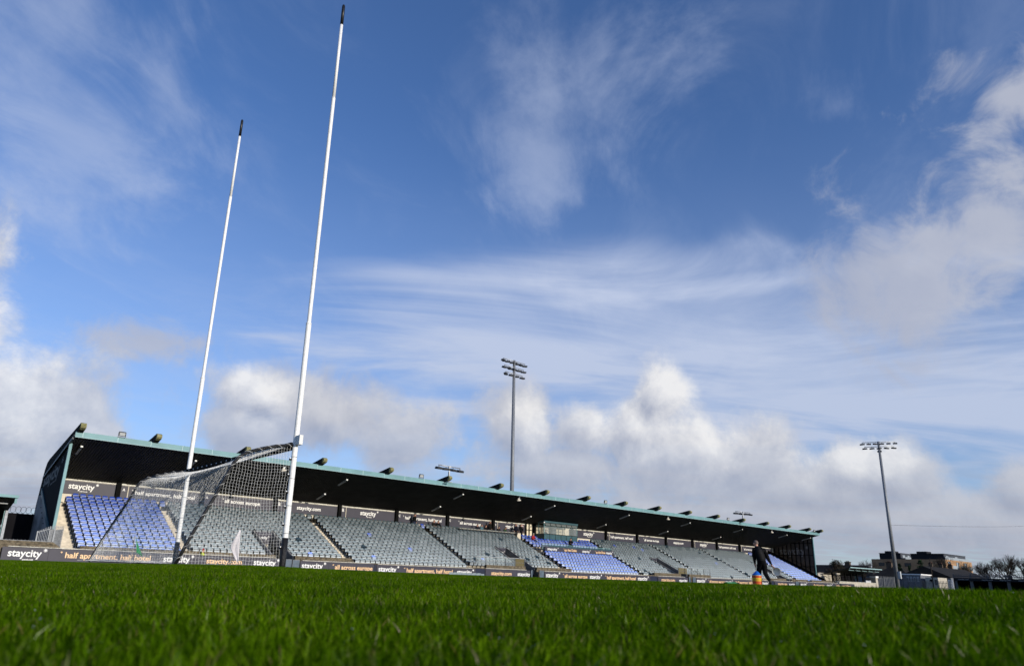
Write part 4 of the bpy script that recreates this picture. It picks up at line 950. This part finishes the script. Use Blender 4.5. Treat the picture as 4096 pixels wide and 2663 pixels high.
# the walking man with cones and a dish. s = metres to the right in the picture, d = metres away, z up
WM = Vector((28.5, 15.3, .125)); DV = Vector((.65, .76, 0)).normalized(); RV = Vector((DV.y, -DV.x, 0))
rzm = math.atan2(DV.y, DV.x)-PI/2
man = person('man in black quilted vest walking away with cones and a white dish', WM, rzm, dict(
    pel=(.03, 0, .90), wa=(.0, .02, 1.06), ch=(-.045, .05, 1.28), nb=(-.10, .10, 1.50), hd=(-.125, .13, 1.655), ls=(-.265, .06, 1.42), rs=(.165, .03, 1.40), le=(-.265, .04, 1.08), re=(.265, -.06, 1.04),
    lw=(-.235, .10, .80), rw=(.395, -.08, .78), lt=(-.215, .13, .70), rtp=(.455, -.06, .70), lh=(-.06, .02, .84), rh=(.11, 0, .84), lk=(-.06, .20, .47), rk=(.12, .02, .46), la=(-.06, .26, .08), ra=(.215, -.24, .13), lf=(-.07, .38, .04), rf=(.24, -.12, .04)),
    ('cloth_black', 'cloth_black', 'skin'), 'hair_grey', None, 2, face=-.55, fat=1.36)
# quilted vest over the torso
vm_ = figure({'a': ((.03, 0, .86), (.245, .20)), 'b': ((.0, .02, 1.06), (.25, .20)), 'c': ((-.045, .05, 1.26), (.285, .21)), 'd': ((-.07, .06, 1.39), (.245, .16)), 'e': ((-.095, .09, 1.50), (.105, .10)), 'f': ((-.10, .095, 1.55), (.100, .095))}, [('a', 'b'), ('b', 'c'), ('c', 'd'), ('d', 'e'), ('e', 'f')], 3)
for v_ in vm_.vertices:
    k = 1+.035*math.sin(v_.co.z*2*PI/.085); v_.co.x = (v_.co.x+.03)*k-.03; v_.co.y = (v_.co.y-.05)*k+.05
vm_.materials.clear(); vm_.materials.append(MATS['vest_black'])
for p in vm_.polygons: p.use_smooth = True
vo = bpy.data.objects.new('vest', vm_); C.objects.link(vo); vo.parent = man
def wl(s_, d, z): return WM + RV*s_ + DV*d + Vector((0, 0, z))
cs = empty('cone_stack', 'stack of blue, yellow, red and orange marker cones in his left hand', 'cones', wl(-.19, .12, .02)); lo = Vector(cs.location)
n = 28; cols = ['cone_orange']*3+['cone_red', 'cone_orange', 'cone_red']+['cone_yellow', 'cone_yellow', 'cone_red', 'cone_yellow', 'cone_yellow', 'cone_yellow', 'cone_red', 'cone_orange', 'cone_red', 'cone_red', 'cone_yellow', 'cone_blue']
for k, cm in enumerate(cols):
    z = k*.021; m = MB(); vs = []; prof = [(.192, 0), (.192, .006), (.115, .09), (.04, .165)] if cm == 'cone_blue' else [(.192, 0), (.192, .006), (.17, .035), (.13, .085)]
    for r, h in prof:
        for q in range(n): vs.append((math.cos(2*PI*q/n)*r*(1+.004*math.sin(k*3)), math.sin(2*PI*q/n)*r, z+h))
    fs = [(i*n+q, i*n+(q+1) % n, (i+1)*n+(q+1) % n, (i+1)*n+q) for i in range(3) for q in range(n)]
    m.add(vs, fs, cm, True); m.build('cone', cs)
MB().tube([(-.02, 0, .50), (-.03, 0, .64), (-.02, 0, .70), (.0, 0, .64), (.01, 0, .50)], .008, 'plate_pale', 6).build('carry_strap', cs)
ds = empty('dish', 'round white plastic dish with small holes in his right hand', 'dish', wl(.575, -.04, .55)); m = MB(); n = 32
T = (-DV*.86-RV*.42-Vector((0, 0, .12))).to_track_quat('Z', 'Y').to_matrix().to_4x4()
rings = [(.158, .0), (.168, .0), (.166, -.012), (.12, .10), (.07, .13), (.0001, .135)]; rings = [(.160, -.004), (.170, .0), (.150, .075), (.105, .115), (.05, .125), (.0005, .127)]
vs = [T @ Vector((math.cos(2*PI*q/n)*r, math.sin(2*PI*q/n)*r, -h)) for r, h in rings for q in range(n)]
m.add(vs, [(i*n+q, i*n+(q+1) % n, (i+1)*n+(q+1) % n, (i+1)*n+q) for i in range(len(rings)-1) for q in range(n)], 'dish_white', True); ob = m.build('bowl', ds); sd = ob.modifiers.new('s', 'SOLIDIFY'); sd.thickness = .004
m = MB()
for (a, r) in ((.6, .09), (2.4, .10), (4.1, .13)):
    c = Vector((math.cos(a)*r, math.sin(a)*r, -.098 if r < .12 else -.078)); m.add([T @ (c+Vector((math.cos(q*PI/4)*.014, math.sin(q*PI/4)*.014, .012))) for q in range(8)], [tuple(range(8))], 'frame_black')
m.build('holes', ds)

SP = 'spectators at the back of the stand'
F_ = PI   # facing the pitch
zr0 = row_z(0)
person('man standing with a hand to his face before the long slogan banner, shadow beside him', (42.9, 60.55, zr0), F_+.3, dict(rw=(.08, .20, 1.52), re=(.30, .10, 1.25), rtp=(.04, .16, 1.60)), ('cloth_black', 'cloth_jeans', 'skin'), group=SP)
person('bald man in brown jacket, left of a seated pair in the top row', (45.15, 60.25, zr0), F_, sit(), ('cloth_brown', 'cloth_black', 'skin'), 'skin', group=SP)
person('man in black jacket, right of a seated pair, hands on knees', (45.75, 60.25, zr0), F_-.15, sit(lw=(-.14, .44, .60), rw=(.14, .44, .60), lt=(-.14, .54, .56), rtp=(.14, .54, .56)), ('cloth_black', 'cloth_black', 'skin'), group=SP)
person('seated reporter in navy top and cap, leftmost behind the dark rail', (51.15, 60.25, zr0), F_, sit(), ('cloth_navy', 'cloth_navy', 'skin'), group=SP, hat='cloth_navy')
person('seated reporter in teal jacket holding a hand to his head', (51.75, 60.25, zr0), F_, sit(rw=(.10, .22, 1.14), re=(.28, .2, .86), rtp=(.06, .18, 1.22)), ('cloth_teal', 'cloth_navy', 'skin'), group=SP)
person('seated reporter in black beside the standing man in a long coat', (52.4, 60.25, zr0), F_-.2, sit(), ('cloth_black', 'cloth_black', 'skin'), group=SP)
person('large man standing in a long dark coat behind the desk', (53.25, 60.5, zr0), F_+.1, dict(rw=(.10, .24, 1.48), re=(.32, .12, 1.26), rtp=(.06, .20, 1.56), ch=(0, .01, 1.28)), ('cloth_brown', 'cloth_black', 'skin'), group=SP)
person('seated reporter in dark clothes, first right of the bay column marked D', (54.3, 60.25, zr0), F_, sit(hd=(0, .14, 1.16)), ('cloth_brown', 'cloth_navy', 'skin'), group=SP)
person('seated reporter in dark green leaning over the desk', (55.3, 60.25, zr0), F_+.2, sit(hd=(0, .16, 1.15)), ('leaf_green', 'cloth_navy', 'skin'), group=SP)
person('man in black and white top standing at the right end of the desk', (57.15, 60.4, zr0), F_, dict(), ('cloth_navy', 'cloth_black', 'skin'), group=SP)
person('man in black standing with one knee raised on a seat', (57.95, 60.35, zr0), F_-.3, dict(rk=(.14, .34, .82), ra=(.14, .36, .42), rf=(.14, .5, .38)), ('cloth_black', 'cloth_black', 'skin'), group=SP)
person('seated person in red jacket and white hat beside the blue seats', (58.3, 58.72, row_z(2)), F_, sit(), ('cloth_red', 'cloth_black', 'skin'), group=SP, hat='letter_white')
person('dark haired person in black seated among the upper blue seats', (63.9, 58.05, row_z(3)+.05), F_-.5, sit(), ('cloth_black', 'cloth_black', 'skin'), group=SP)
person('figure sitting inside the glazed press box', (61.75, 60.1, 4.3), F_, sit(), ('cloth_brown', 'cloth_brown', 'skin'), group=SP)
person('steward in yellow vest and red festive hat behind the front boards', (18.25, 51.2, -.02), -PI/2, sit(), ('cloth_hivis', 'cloth_black', 'skin'), group=None, hat='cloth_red')

# ------------------------------------------------------------------ left edge of the ground
m = MB().prism([(51.2, -.2), (51.2, 1.22), (51.5, 1.22), (51.5, -.2)], 'x', 4.6, 9.0, 'concrete_dirty'); m.prism([(9.0, -.2), (9.0, 1.22), (9.55, .86), (9.55, -.2)], 'y', 51.2, 51.5, 'concrete_dirty')
tag(m.build('retaining_wall'), 'stained brown concrete wall above the leftmost board', 'wall')
m = MB(); m.box(4.6, 8.98, 51.3, 51.36, 1.225, 1.25, 'galv')
for x in np.arange(4.7, 8.95, .2): m.tube([(x, 51.33, 1.25), (x+.03, 51.33, 1.30)], .012, 'galv', 4)
tag(m.build('spike_rail'), 'pale serrated strip along the top of the stained wall', 'rail')
e = empty('palisade_fence', 'galvanised palisade fence with leaning bars left of the blue seats', 'fence', (8.1, 51.35, 1.2)); lo = Vector(e.location)
m = MB()
for k in range(8): x = 8.12+.085*k; m.box(x-.012, x+.012, 51.34, 51.36, 1.24, 1.86+.045*k, 'galv')
m.prism([(8.08, 1.74), (8.08, 1.78), (8.75, 2.04), (8.75, 2.0)], 'y', 51.365, 51.375, 'galv'); m.box(8.05, 8.13, 51.31, 51.39, 1.2, 1.84, 'galv'); q = m.build('left_panel', e); q.location = -lo
m = MB()
for k in range(13): x = 8.74+.06*k; m.box(x-.010, x+.010, 51.34-.05*k/13, 51.36, max(.9, 1.26-.035*k), 2.16+.01*(k % 2)+.005*k, 'galv')
m.prism([(8.7, 1.86), (8.7, 1.91), (9.5, 2.05), (9.5, 2.0)], 'y', 51.365, 51.375, 'galv'); m.box(8.95, 9.02, 51.28, 51.33, 1.2, 2.24, 'galv'); m.quad((8.75, 51.40, 1.2), (9.45, 51.40, .95), (9.45, 51.40, 2.0), (8.75, 51.40, 1.95), 'galv'); q = m.build('right_panel', e); q.location = -lo
m = MB().box(2.0, 9.3, 62.0, 62.3, 0, 3.36, 'charcoal'); tag(m.build('boundary_wall'), 'dark stained boundary wall behind the left end of the stand', 'wall')
m = MB(); P = []
for k in range(260): q = k/20*2*PI; P.append((5.2+k*.0165, 62.1+.06*math.sin(q), 3.62+.26*math.sin(q+.4)+.03*math.sin(k*.05)))
for k in range(260): P[k] = (5.2+k*.0165+.26*math.cos(k/20*2*PI), 62.1+.05*math.sin(k*.3), 3.60+.25*math.sin(k/20*2*PI))
m.tube(P, .012, 'steel_dark', 4, cap=False); tag(m.build('razor_wire'), 'coils of wire along the top of the dark boundary wall', 'wire')
e = empty('small_stand', 'teal-edged shelter roof on pillars at the far left edge', 'shelter', (5.5, 50.0, 0)); lo = Vector(e.location)
m = MB().prism([(50.0, 3.62), (50.0, 3.78), (50.08, 3.78), (50.08, 3.62)], 'x', 1.0, 6.55, 'teal'); q = m.build('fascia', e); q.location = -lo
m = MB().prism([(50.09, 3.66), (50.09, 3.72), (55.5, 2.5), (55.5, 2.44)], 'x', 1.0, 6.5, 'roof_dark'); m.box(6.38, 6.5, 50.1, 50.25, 3.3, 3.64, 'teal'); q = m.build('roof', e); q.location = -lo
m = MB().prism([(52.6, 3.0), (52.6, 2.72), (52.4, .8), (52.55, .8), (52.75, 3.0)], 'x', 6.35, 6.5, 'galv'); m.prism([(52.76, 3.0), (52.56, .8), (52.62, .8), (52.82, 3.0)], 'x', 6.3, 6.52, 'teal'); q = m.build('pillar', e); q.location = -lo
m = MB().tube([(1.0, 51.2, 3.35), (6.2, 51.2, 3.33)], .05, 'lamp_glass', 8); q = m.build('strip_lamp', e); q.location = -lo
m = MB().tube([(7.5, 61.9, 2.4), (7.5, 61.93, 2.4)], .16, 'lamp_glass', 14); tag(m.build('bulkhead_lamp'), 'round pale lamp on the dark boundary wall', 'lamp')
# ------------------------------------------------------------------ things on the pitch side
e = empty('bench_seats', 'two short rows of pale folded seats standing before the third board', 'seats', (43.0, 46.5, 0)); 
for r in range(2):
    for k in range(7):
        x = -2.2+.5*k+.25*r; y = .7*r
        MB().box(x-.2, x+.2, y, y+.04, .02, .24+.05*r, 'seat_grey_3').box(x-.19, x+.19, y-.3, y-.02, .0, .04, 'seat_grey_3').build('seat', e)
e.location = (39.0, 46.0, .0)
m = MB().box(77.5, 79.6, 46.0, 46.5, 0, .30, 'green_box').box(79.65, 80.2, 46.0, 46.5, 0, .32, 'cladding').tube([(77.5, 46.2, .33), (79.6, 46.2, .33)], .02, 'green_box'); tag(m.build('kit_box'), 'low green box on the grass left of the cone stack', 'box')

# ------------------------------------------------------------------ right end of the ground and the houses behind
e = empty('low_shelter', 'low open shelter with pale teal roof edge right of the grandstand', 'shelter', (121.0, 50.0, 0)); lo = Vector(e.location)
def lp(mb, name):
    q = mb.build(name, e); q.location = -lo; return q
lp(MB().prism([(50.0, 3.18), (50.0, 3.30), (55.0, 2.15), (55.0, 2.03)], 'x', 121.0, 133.3, 'roof_dark').prism([(49.95, 3.2), (49.95, 3.33), (50.0, 3.33), (50.0, 3.2)], 'x', 121.0, 133.4, 'teal_pale'), 'roof')
m = MB()
for k in range(5):
    x = 121.0+2.5*k; m.tube([(x, 50.0, 3.2), (x+.3, 50.4, 2.85), (x+2.2, 50.4, 2.83)], .04, 'teal_pale', 5)
lp(m, 'edge_brackets')
for k in range(6): x = 121.3+2.35*k; lp(MB().box(x-.1, x+.1, 53.0, 53.2, .5, 2.6, 'frame_black').tube([(x+.1, 53.0, 1.2), (x+.8, 53.2, 2.2)], .03, 'frame_black', 4), 'pillar')
lp(MB().box(119.5, 127.5, 54.6, 54.8, 0, 2.35, 'render_pale'), 'rear_wall'); lp(MB().box(127.5, 133.5, 54.6, 54.8, 0, 2.2, 'charcoal').box(126.3, 133.5, 54.5, 54.9, 2.2, 2.3, 'roof_slate'), 'dark_rear_wall')
lp(MB().box(118.5, 133.4, 51.2, 51.4, 0, 1.03, 'render_pale').box(118.5, 133.4, 51.1, 51.45, 1.032, 1.08, 'plate_pale'), 'low_wall')
m = MB().box(133.5, 134.4, 51.2, 52.0, 0, 1.9, 'render_pale').box(133.4, 134.5, 51.1, 52.1, 1.902, 2.2, 'letter_white'); tag(m.build('gate_pier'), 'cream pier with a white cap at the end of the low shelter', 'pier')
m = MB(); m.box(118.1, 121.2, 51.6, 51.65, 1.9, 1.95, 'frame_black').box(118.1, 121.2, 51.6, 51.65, .9, .95, 'frame_black')
for x in np.arange(118.2, 121.3, .16): m.box(x-.02, x+.02, 51.6, 51.64, .5, 2.15, 'frame_black')
m.box(120.9, 122.2, 52.2, 52.4, 0, 2.35, 'render_pale'); tag(m.build('dark_railings'), 'dark upright railings between the grandstand and the low shelter', 'railing')
def palisade(name, label, p0, p1, z0, z1, step, m_, post=2.6, group=None, grp2=None):
    p0, p1 = Vector(p0), Vector(p1); L_ = (p1-p0).length; d = (p1-p0)/L_; e_ = empty(name, label, 'fence', (p0.x, p0.y, 0), math.atan2(d.y, d.x), group)
    m = MB(); u = .1
    while u < L_: w = step*.33; m.box(u-w/2, u+w/2, -.02, .02, z0, z1+random.uniform(-.03, .03), m_); m.add([(u-w/2, 0, z1), (u+w/2, 0, z1), (u, 0, z1+.09)], [(0,1,2)], m_); u += step
    m.box(0, L_, .021, .05, z0+.25, z0+.31, m_).box(0, L_, .021, .05, z1-.35, z1-.29, m_); m.build('pales', e_)
    m = MB()
    for k in range(int(L_/post)+1): m.box(k*post-.06, k*post+.06, -.08, -.025, z0, z1, 'steel_dark')
    m.build('posts', e_); return e_
palisade('palisade_fence', 'dark steel palisade fence between the mast and the cream pier', (137, 53.0, 0), (143, 51.0, 0), .3, 2.25, .35, 'steel_dark')
palisade('palisade_fence', 'pale mesh-like palisade fence before the grey flat-roofed shed', (143, 50.6, 0), (143, 47.4, 0), .3, 2.2, .16, 'pale_dark', 1.15)
palisade('palisade_fence', 'lower grey palisade fence left of the white frame gate', (143, 47.3, 0), (143, 42.9, 0), .3, 1.75, .22, 'steel_dark')
palisade('palisade_fence', 'long palisade fence on top of the dark end terrace', (149.5, 44.2, 0), (149.5, 18.0, 0), 2.45, 3.15, .26, 'pale_dark')
m = MB().box(137.5, 142, 54.4, 54.5, .9, 1.5, 'letter_white').box(137.5, 142, 54.5, 54.6, 0, 2.0, 'charcoal'); tag(m.build('white_barrier'), 'bright white barrier seen through the dark fence by the mast', 'barrier')
m = MB(); P_ = [(143.0, 43.15), (143.0, 42.6)]
m.box(142.97, 143.03, 43.12, 43.2, 0, 2.0, 'letter_white').box(142.97, 143.03, 42.5, 42.58, 0, 1.95, 'letter_white').box(142.97, 143.03, 42.58, 43.12, 1.9, 1.97, 'letter_white').box(142.97, 143.03, 42.58, 43.12, 1.45, 1.5, 'letter_white')
for k in range(5): m.box(142.98, 143.02, 42.66+.09*k, 42.68+.09*k, 0, 1.9, 'letter_white')
tag(m.build('frame_gate'), 'narrow white frame gate at the left end of the dark terrace', 'gate')
# end terrace
e = empty('end_terrace', 'low black covered terrace with pale pillars at the far right', 'terrace', (150, 44.1, 0)); lo = Vector(e.location)
lp(MB().box(149.0, 158, 14.0, 44.1, 2.30, 2.45, 'frame_black'), 'roof'); lp(MB().box(155, 155.3, 14.0, 44.0, 0, 2.3, 'frame_black').box(149.2, 158, 44.0, 44.2, 0, 2.3, 'charcoal'), 'walls')
m = MB().box(148.93, 149.0, 14.0, 44.1, 1.98, 2.45, 'cladding'); q = lp(m, 'fascia')
for u0 in (43.4, 39.83, 37.23, 34.61, 31.9, 29.2):
    l_ = MB(); write(l_, 'staycity.com', u0, u0-1.6, 2.15, 'letter_grey', lambda u, z, l: (148.925-l, u, z), h=.17)
    l_.build('lettering', q)
for y in (43.9, 41.5, 38.8, 36.1, 33.4, 30.7, 28.0, 25.3): lp(MB().box(149.2, 149.5, y-.23, y+.23, 0, 1.98, 'steel_dark'), 'pillar')
# buildings
def apart(label, x, yl, yr, depth, zb, zm, zt, ul, ur, uoff):
    """brick block: face to the camera at x from yl to yr, sunlit end at yr; dark top storey"""
    e_ = empty('apartment_block', label, 'apartment block', (x, (yl+yr)/2, 0)); lo_ = Vector(e_.location)
    def p_(mb, nm, par=None):
        q = mb.build(nm, par or e_)
        if par is None: q.location = -lo_
        return q
    p_(MB().box(x, x+depth, yr, yl, 0, zm, 'brick_tan'), 'wall')
    p_(MB().box(x+.5, x+depth-4, ur, ul, zm+.01, zt, 'cladding').box(x+.52, x+depth-4.02, ur-.05, ur-.01, zm+.02, zt-.02, 'cladding_grey'), 'top_storey')
    p_(MB().box(x+.3, x+depth-3.9, ur-.15, ul+.1, zt+.002, zt+.10, 'cladding').box(x+2, x+6, ul-4, ul-1.2, zt+.125, zt+.8, 'cladding'), 'roof')
    for k in range(3):          # windows and balconies of the sunlit end
        for s_ in range(3):
            xx = x+2+k*(depth-5)/2.6; z = zm-2.4-s_*2.9
            if z < .5: continue
            w = p_(MB().box(xx, xx+2.4, yr-.06, yr-.01, z, z+1.9, 'win_dark'), 'window'); MB().box(xx+.1, xx+1.1, yr-.09, yr-.065, z+.1, z+1.8, 'win_pale').build('pane', w)
            p_(MB().box(xx-.4, xx+3.4, yr-1.3, yr-.1, z-.3, z-.15, 'steel').box(xx-.4, xx+3.4, yr-1.32, yr-1.28, z-.14, z+.7, 'win_pale'), 'balcony')
    for k in range(4): xx = x+2+k*(depth-8)/4; p_(MB().box(xx, xx+2.2, ur-.12, ur-.06, zm+.5, zt-.5, 'win_pale' if k % 2 == 0 else 'win_dark'), 'window')
    for (yy, z) in ((yl-3, zm-2.2), (yr+4, zm-3.0)): p_(MB().box(x-.05, x-.01, yy-.9, yy+.9, z, z+1.1, 'win_dark'), 'window')
    p_(MB().box(x+.6, x+depth-2, yr+.02, yr+.06, zm+.01, zm+.75, 'win_pale'), 'parapet_glass')
    return e_
apart('nearer half-shaded brick apartment block with black top storey, behind the mast', 258, 99.5, 89.2, 16, 0, 9.6, 11.45, 97.0, 90.6, 0)
apart('right-hand brick apartment block with black top storey and sunlit balconies', 246, 87.5, 74.2, 24, 0, 9.15, 10.75, 83.5, 74.6, 0)
def house(label, x, y0, y1, eave, ridge, depth, chims, hip=2., wallm='render_grey', ridge_along='y'):
    e_ = empty('house', label, 'house', (x, y0, 0)); lo_ = Vector(e_.location)
    q = MB().box(x, x+depth, y0, y1, 0, eave, wallm).build('wall', e_); q.location = -lo_
    m = MB()
    if ridge_along == 'y':
        A0 = [(x-.3, y0-.3, eave), (x+depth+.3, y0-.3, eave), (x+depth+.3, y1+.3, eave), (x-.3, y1+.3, eave), (x+depth/2, y0+hip, ridge), (x+depth/2, y1-hip, ridge)]
        m.add(A0, [(0,4,5,3), (1,2,5,4), (0,1,4), (2,3,5), (0,3,2,1)], 'roof_slate')
    else:
        A0 = [(x-.3, y0-.3, eave), (x+depth+.3, y0-.3, eave), (x+depth+.3, y1+.3, eave), (x-.3, y1+.3, eave), (x+hip, (y0+y1)/2, ridge), (x+depth-hip, (y0+y1)/2, ridge)]
        m.add(A0, [(0,1,5,4), (1,2,5), (2,3,4,5), (3,0,4), (0,3,2,1)], 'roof_slate')
    rf = m.build('roof', e_); rf.location = -lo_
    for (cx, cy, z0, z1, w) in chims:
        c_ = MB().box(cx-w*.6, cx+w*.6, cy-w, cy+w, z0, z1, 'brick_chim').box(cx-w*.75, cx+w*.75, cy-w*1.15, cy+w*1.15, z1+.002, z1+.15, 'roof_slate'); c_ = c_.build('chimney', rf)
        for k in (-1, 0, 1): MB().tube([(cx, cy+k*w*.5, z1+.15), (cx, cy+k*w*.5, z1+.42)], [.13, .10], 'tile_red', 8).build('chimney_pot', c_)
    return e_
house('long low terrace of houses with a moss dark roof, left of the mast', 196, 75.5, 110.0, 3.2, 5.9, 9, [(201, 83.6, 5.0, 6.6, .65)], hip=3)
house('hipped dark roof house with a square chimney behind the mast', 190, 65.5, 74.0, 2.9, 5.4, 9, [(194.5, 71.0, 4.9, 6.4, .6)], hip=3)
house('long brown roofed house with three chimneys by the far terrace', 166, 49.6, 59.0, 2.75, 4.9, 26, [(172, 54.7, 4.4, 5.5, .35), (178, 54.7, 4.4, 5.55, .35), (184, 54.7, 4.4, 5.55, .35)], hip=.2, ridge_along='x')
m = MB().box(160, 166, 53.0, 56.2, 0, 3.0, 'render_grey').box(159.8, 166.2, 52.8, 56.4, 3.002, 3.2, 'letter_white')
for k in range(4): m.box(159.95, 159.99, 53.3+.6*k, 53.7+.6*k, 1.7, 2.7, 'win_pale')
tag(m.build('shed'), 'grey flat-roofed shed with a white fascia behind the mesh fence', 'shed')
m = MB().box(160, 165, 50.0, 52.2, 0, 2.6, 'render_pale').tube([(159.95, 51.2, 2.0), (159.98, 51.2, 2.0)], .28, 'frame_black', 12).box(159.95, 159.99, 50.2, 50.6, 1.2, 2.2, 'win_dark'); tag(m.build('outbuilding'), 'small cream outbuilding with a round dark opening beside the shed', 'outbuilding')
# trees
def bare_tree(label, x, y, h, spread, seed, levels=6, trunk=.25, group='bare trees behind the far terrace', z0=0):
    R2 = random.Random(seed); e_ = empty('bare_tree', label, 'tree', (x, y, z0), 0, group); T_ = MB(); B2 = MB()
    def grow(p, d, L_, r, lv):
        n = 3; pts = [p]; q = p.copy(); dd = d.copy()
        for k in range(n):
            dd = (dd+Vector((R2.gauss(0, .10), R2.gauss(0, .10), R2.gauss(.02, .06)))).normalized(); q = q+dd*L_/n; pts.append(q.copy())
        r = max(r, .013)
        (T_ if lv == 0 else B2).tube(pts, [r*(1-.25*k/n) for k in range(n+1)], 'bark', 5 if lv < 2 else 3, cap=False)
        if lv >= levels: return
        for k in range(R2.choice((3, 3, 4)) if lv < 4 else 3) if lv else range(5):
            a = R2.uniform(0, 2*PI); t_ = R2.uniform(.22, .62) * (spread if lv < 2 else 1); ref = dd.cross(Vector((0, 0, 1))) if abs(dd.z) < .95 else Vector((1, 0, 0)); ref.normalize(); o2 = dd.cross(ref)
            nd_ = (dd*math.cos(t_)+(ref*math.cos(a)+o2*math.sin(a))*math.sin(t_)); nd_.z += .16; nd_.normalize()
            grow(pts[R2.choice((2, 3)) if lv else 3], nd_, L_*R2.uniform(.66, .86), r*.56, lv+1)
    grow(Vector((0, 0, 0)), Vector((0, 0, 1)), h*.30, trunk, 0)
    T_.build('trunk', e_); B2.build('branches', e_)
bare_tree('widest bare spreading tree above the far terrace fence', 200, 48.2, 8.3, 1.3, 3, 6, .28)
bare_tree('bare tree at the right edge of the picture, second from the right', 203, 45.6, 7.6, 1.2, 5, 6, .22)
bare_tree('bare tree left of the widest one, leaning over the fence', 200, 51.0, 7.0, 1.3, 8, 6, .20)
bare_tree('bare tree right in front of the balconies of the apartment block', 196, 55.2, 6.4, 1.0, 11, 5, .2)
bare_tree('low bare shrub-like tree between the apartments and the wide trees', 199, 53.2, 4.9, 1.2, 13, 5, .15)
bare_tree('slim pale birch-like bare tree before the shaded apartment wall', 190, 58.0, 8.0, .7, 17, 5, .16)
bare_tree('second bare tree in front of the sunlit brick apartment end', 205, 59.5, 7.0, .9, 19, 5, .18)
bare_tree('twiggy bare tree rising over the low roof left of the apartments', 205, 80.5, 7.9, .9, 23, 5, .12)
bare_tree('bare brown hedge-like tree over the low shelter roof', 160, 63.0, 4.6, 1.2, 29, 5, .12)
def leafy(label, x, y, h, rx, ry, seed, m_='leaf_dark', conifer=False, base=0, group=None, n=2600):
    R2 = np.random.default_rng(seed); e_ = empty('conifer' if conifer else 'bush_tree', label, 'tree', (x, y, 0), 0, group)
    MB().tube([(0, 0, 0), (.05, 0, h*.5), (0, .05, h*.85)], [.14, .09, .03], 'bark', 6).build('trunk', e_)
    m = MB(); cl = []
    for k in range(26):
        if conifer: q = R2.random()**.8; z = base+(h-base)*q; rr = (1-q)*.95+.08; a = R2.uniform(0, 2*PI); cl.append((math.cos(a)*rx*rr*.7, math.sin(a)*ry*rr*.7, z, .30*rr+.15))
        else: a = R2.uniform(0, 2*PI); u = R2.uniform(-.2, 1); rr = math.sqrt(max(0, 1-max(u, 0)**2))*R2.uniform(.3, 1); cl.append((math.cos(a)*rx*rr, math.sin(a)*ry*rr, base+(h-base)*(.45+.5*u), R2.uniform(.25, .5)))
    for k in range(n):
        cx, cy, cz, cr_ = cl[R2.integers(len(cl))]; p = R2.normal(0, 1, 3); p /= np.linalg.norm(p); p *= cr_*R2.uniform(.6, 1.15)*min(rx, ry)*.9
        c = np.array([cx, cy, cz])+p*(1, 1, .8); a = R2.normal(0, 1, 3)*.09*max(.8, rx*.5); b2 = R2.normal(0, 1, 3)*.09*max(.8, rx*.5); m.add([c-a, c+b2, c+a], [(0,1,2)], m_)
    m.build('crown', e_)
leafy('dark rounded reddish bush tree on the skyline right of the stand', 170, 73.4, 5.8, 2.1, 2.1, 1, 'leaf_dark', base=1.0)
leafy('small dark shrub sloping down beside the rounded bush', 168, 71.3, 4.4, 1.5, 1.5, 2, 'leaf_dark')
leafy('dark green conifer before the brick wall, right of the mast', 180, 63.6, 6.2, 1.2, 1.2, 3, 'leaf_green', True, group='conifers near the apartments')
leafy('shorter dark conifer right of the first before the brick wall', 181, 61.9, 5.3, 1.1, 1.1, 4, 'leaf_green', True, group='conifers near the apartments')
leafy('tall spreading green conifer between the two apartment blocks', 180, 59.3, 7.0, 1.6, 1.6, 5, 'leaf_green', True, group='conifers near the apartments')
leafy('low dark hedge behind the brown roofed house', 200, 56.5, 4.6, 2.0, 3.0, 6, 'leaf_dark', base=.5)
leafy('dark evergreen clump at the foot of the wide bare tree', 196, 47.0, 4.3, .7, .8, 7, 'leaf_dark')
leafy('dark evergreen at the right edge of the picture', 190, 42.3, 6.6, 1.0, 1.0, 8, 'leaf_dark')
leafy('green shrub over the low shelter roof', 160, 66.8, 4.1, 1.4, 1.4, 9, 'leaf_green')
m = MB().tube([(160, 50.95, 0), (160, 50.9, 6.2)], [.10, .07], 'bark', 8); P = [Vector((160, 50.9, 6.1)).lerp(Vector((121, 43.0, 11.0)), 0)]
tag(m.build('utility_pole'), 'thin wooden utility pole behind the brown roofed house', 'pole')
m = MB(); P = [(120.1, 43.0, 7.9+2.0)]
P = [(120.1+(300-120.1)*k/20, 43.0+(44-43)*k/20, 9.6+(24-9.6)*k/20-1.2*math.sin(PI*k/20)) for k in range(21)]; m.tube(P, .02, 'steel_dark', 4, cap=False)
tag(m.build('overhead_wire'), 'thin wire running right from the far floodlight mast', 'wire')
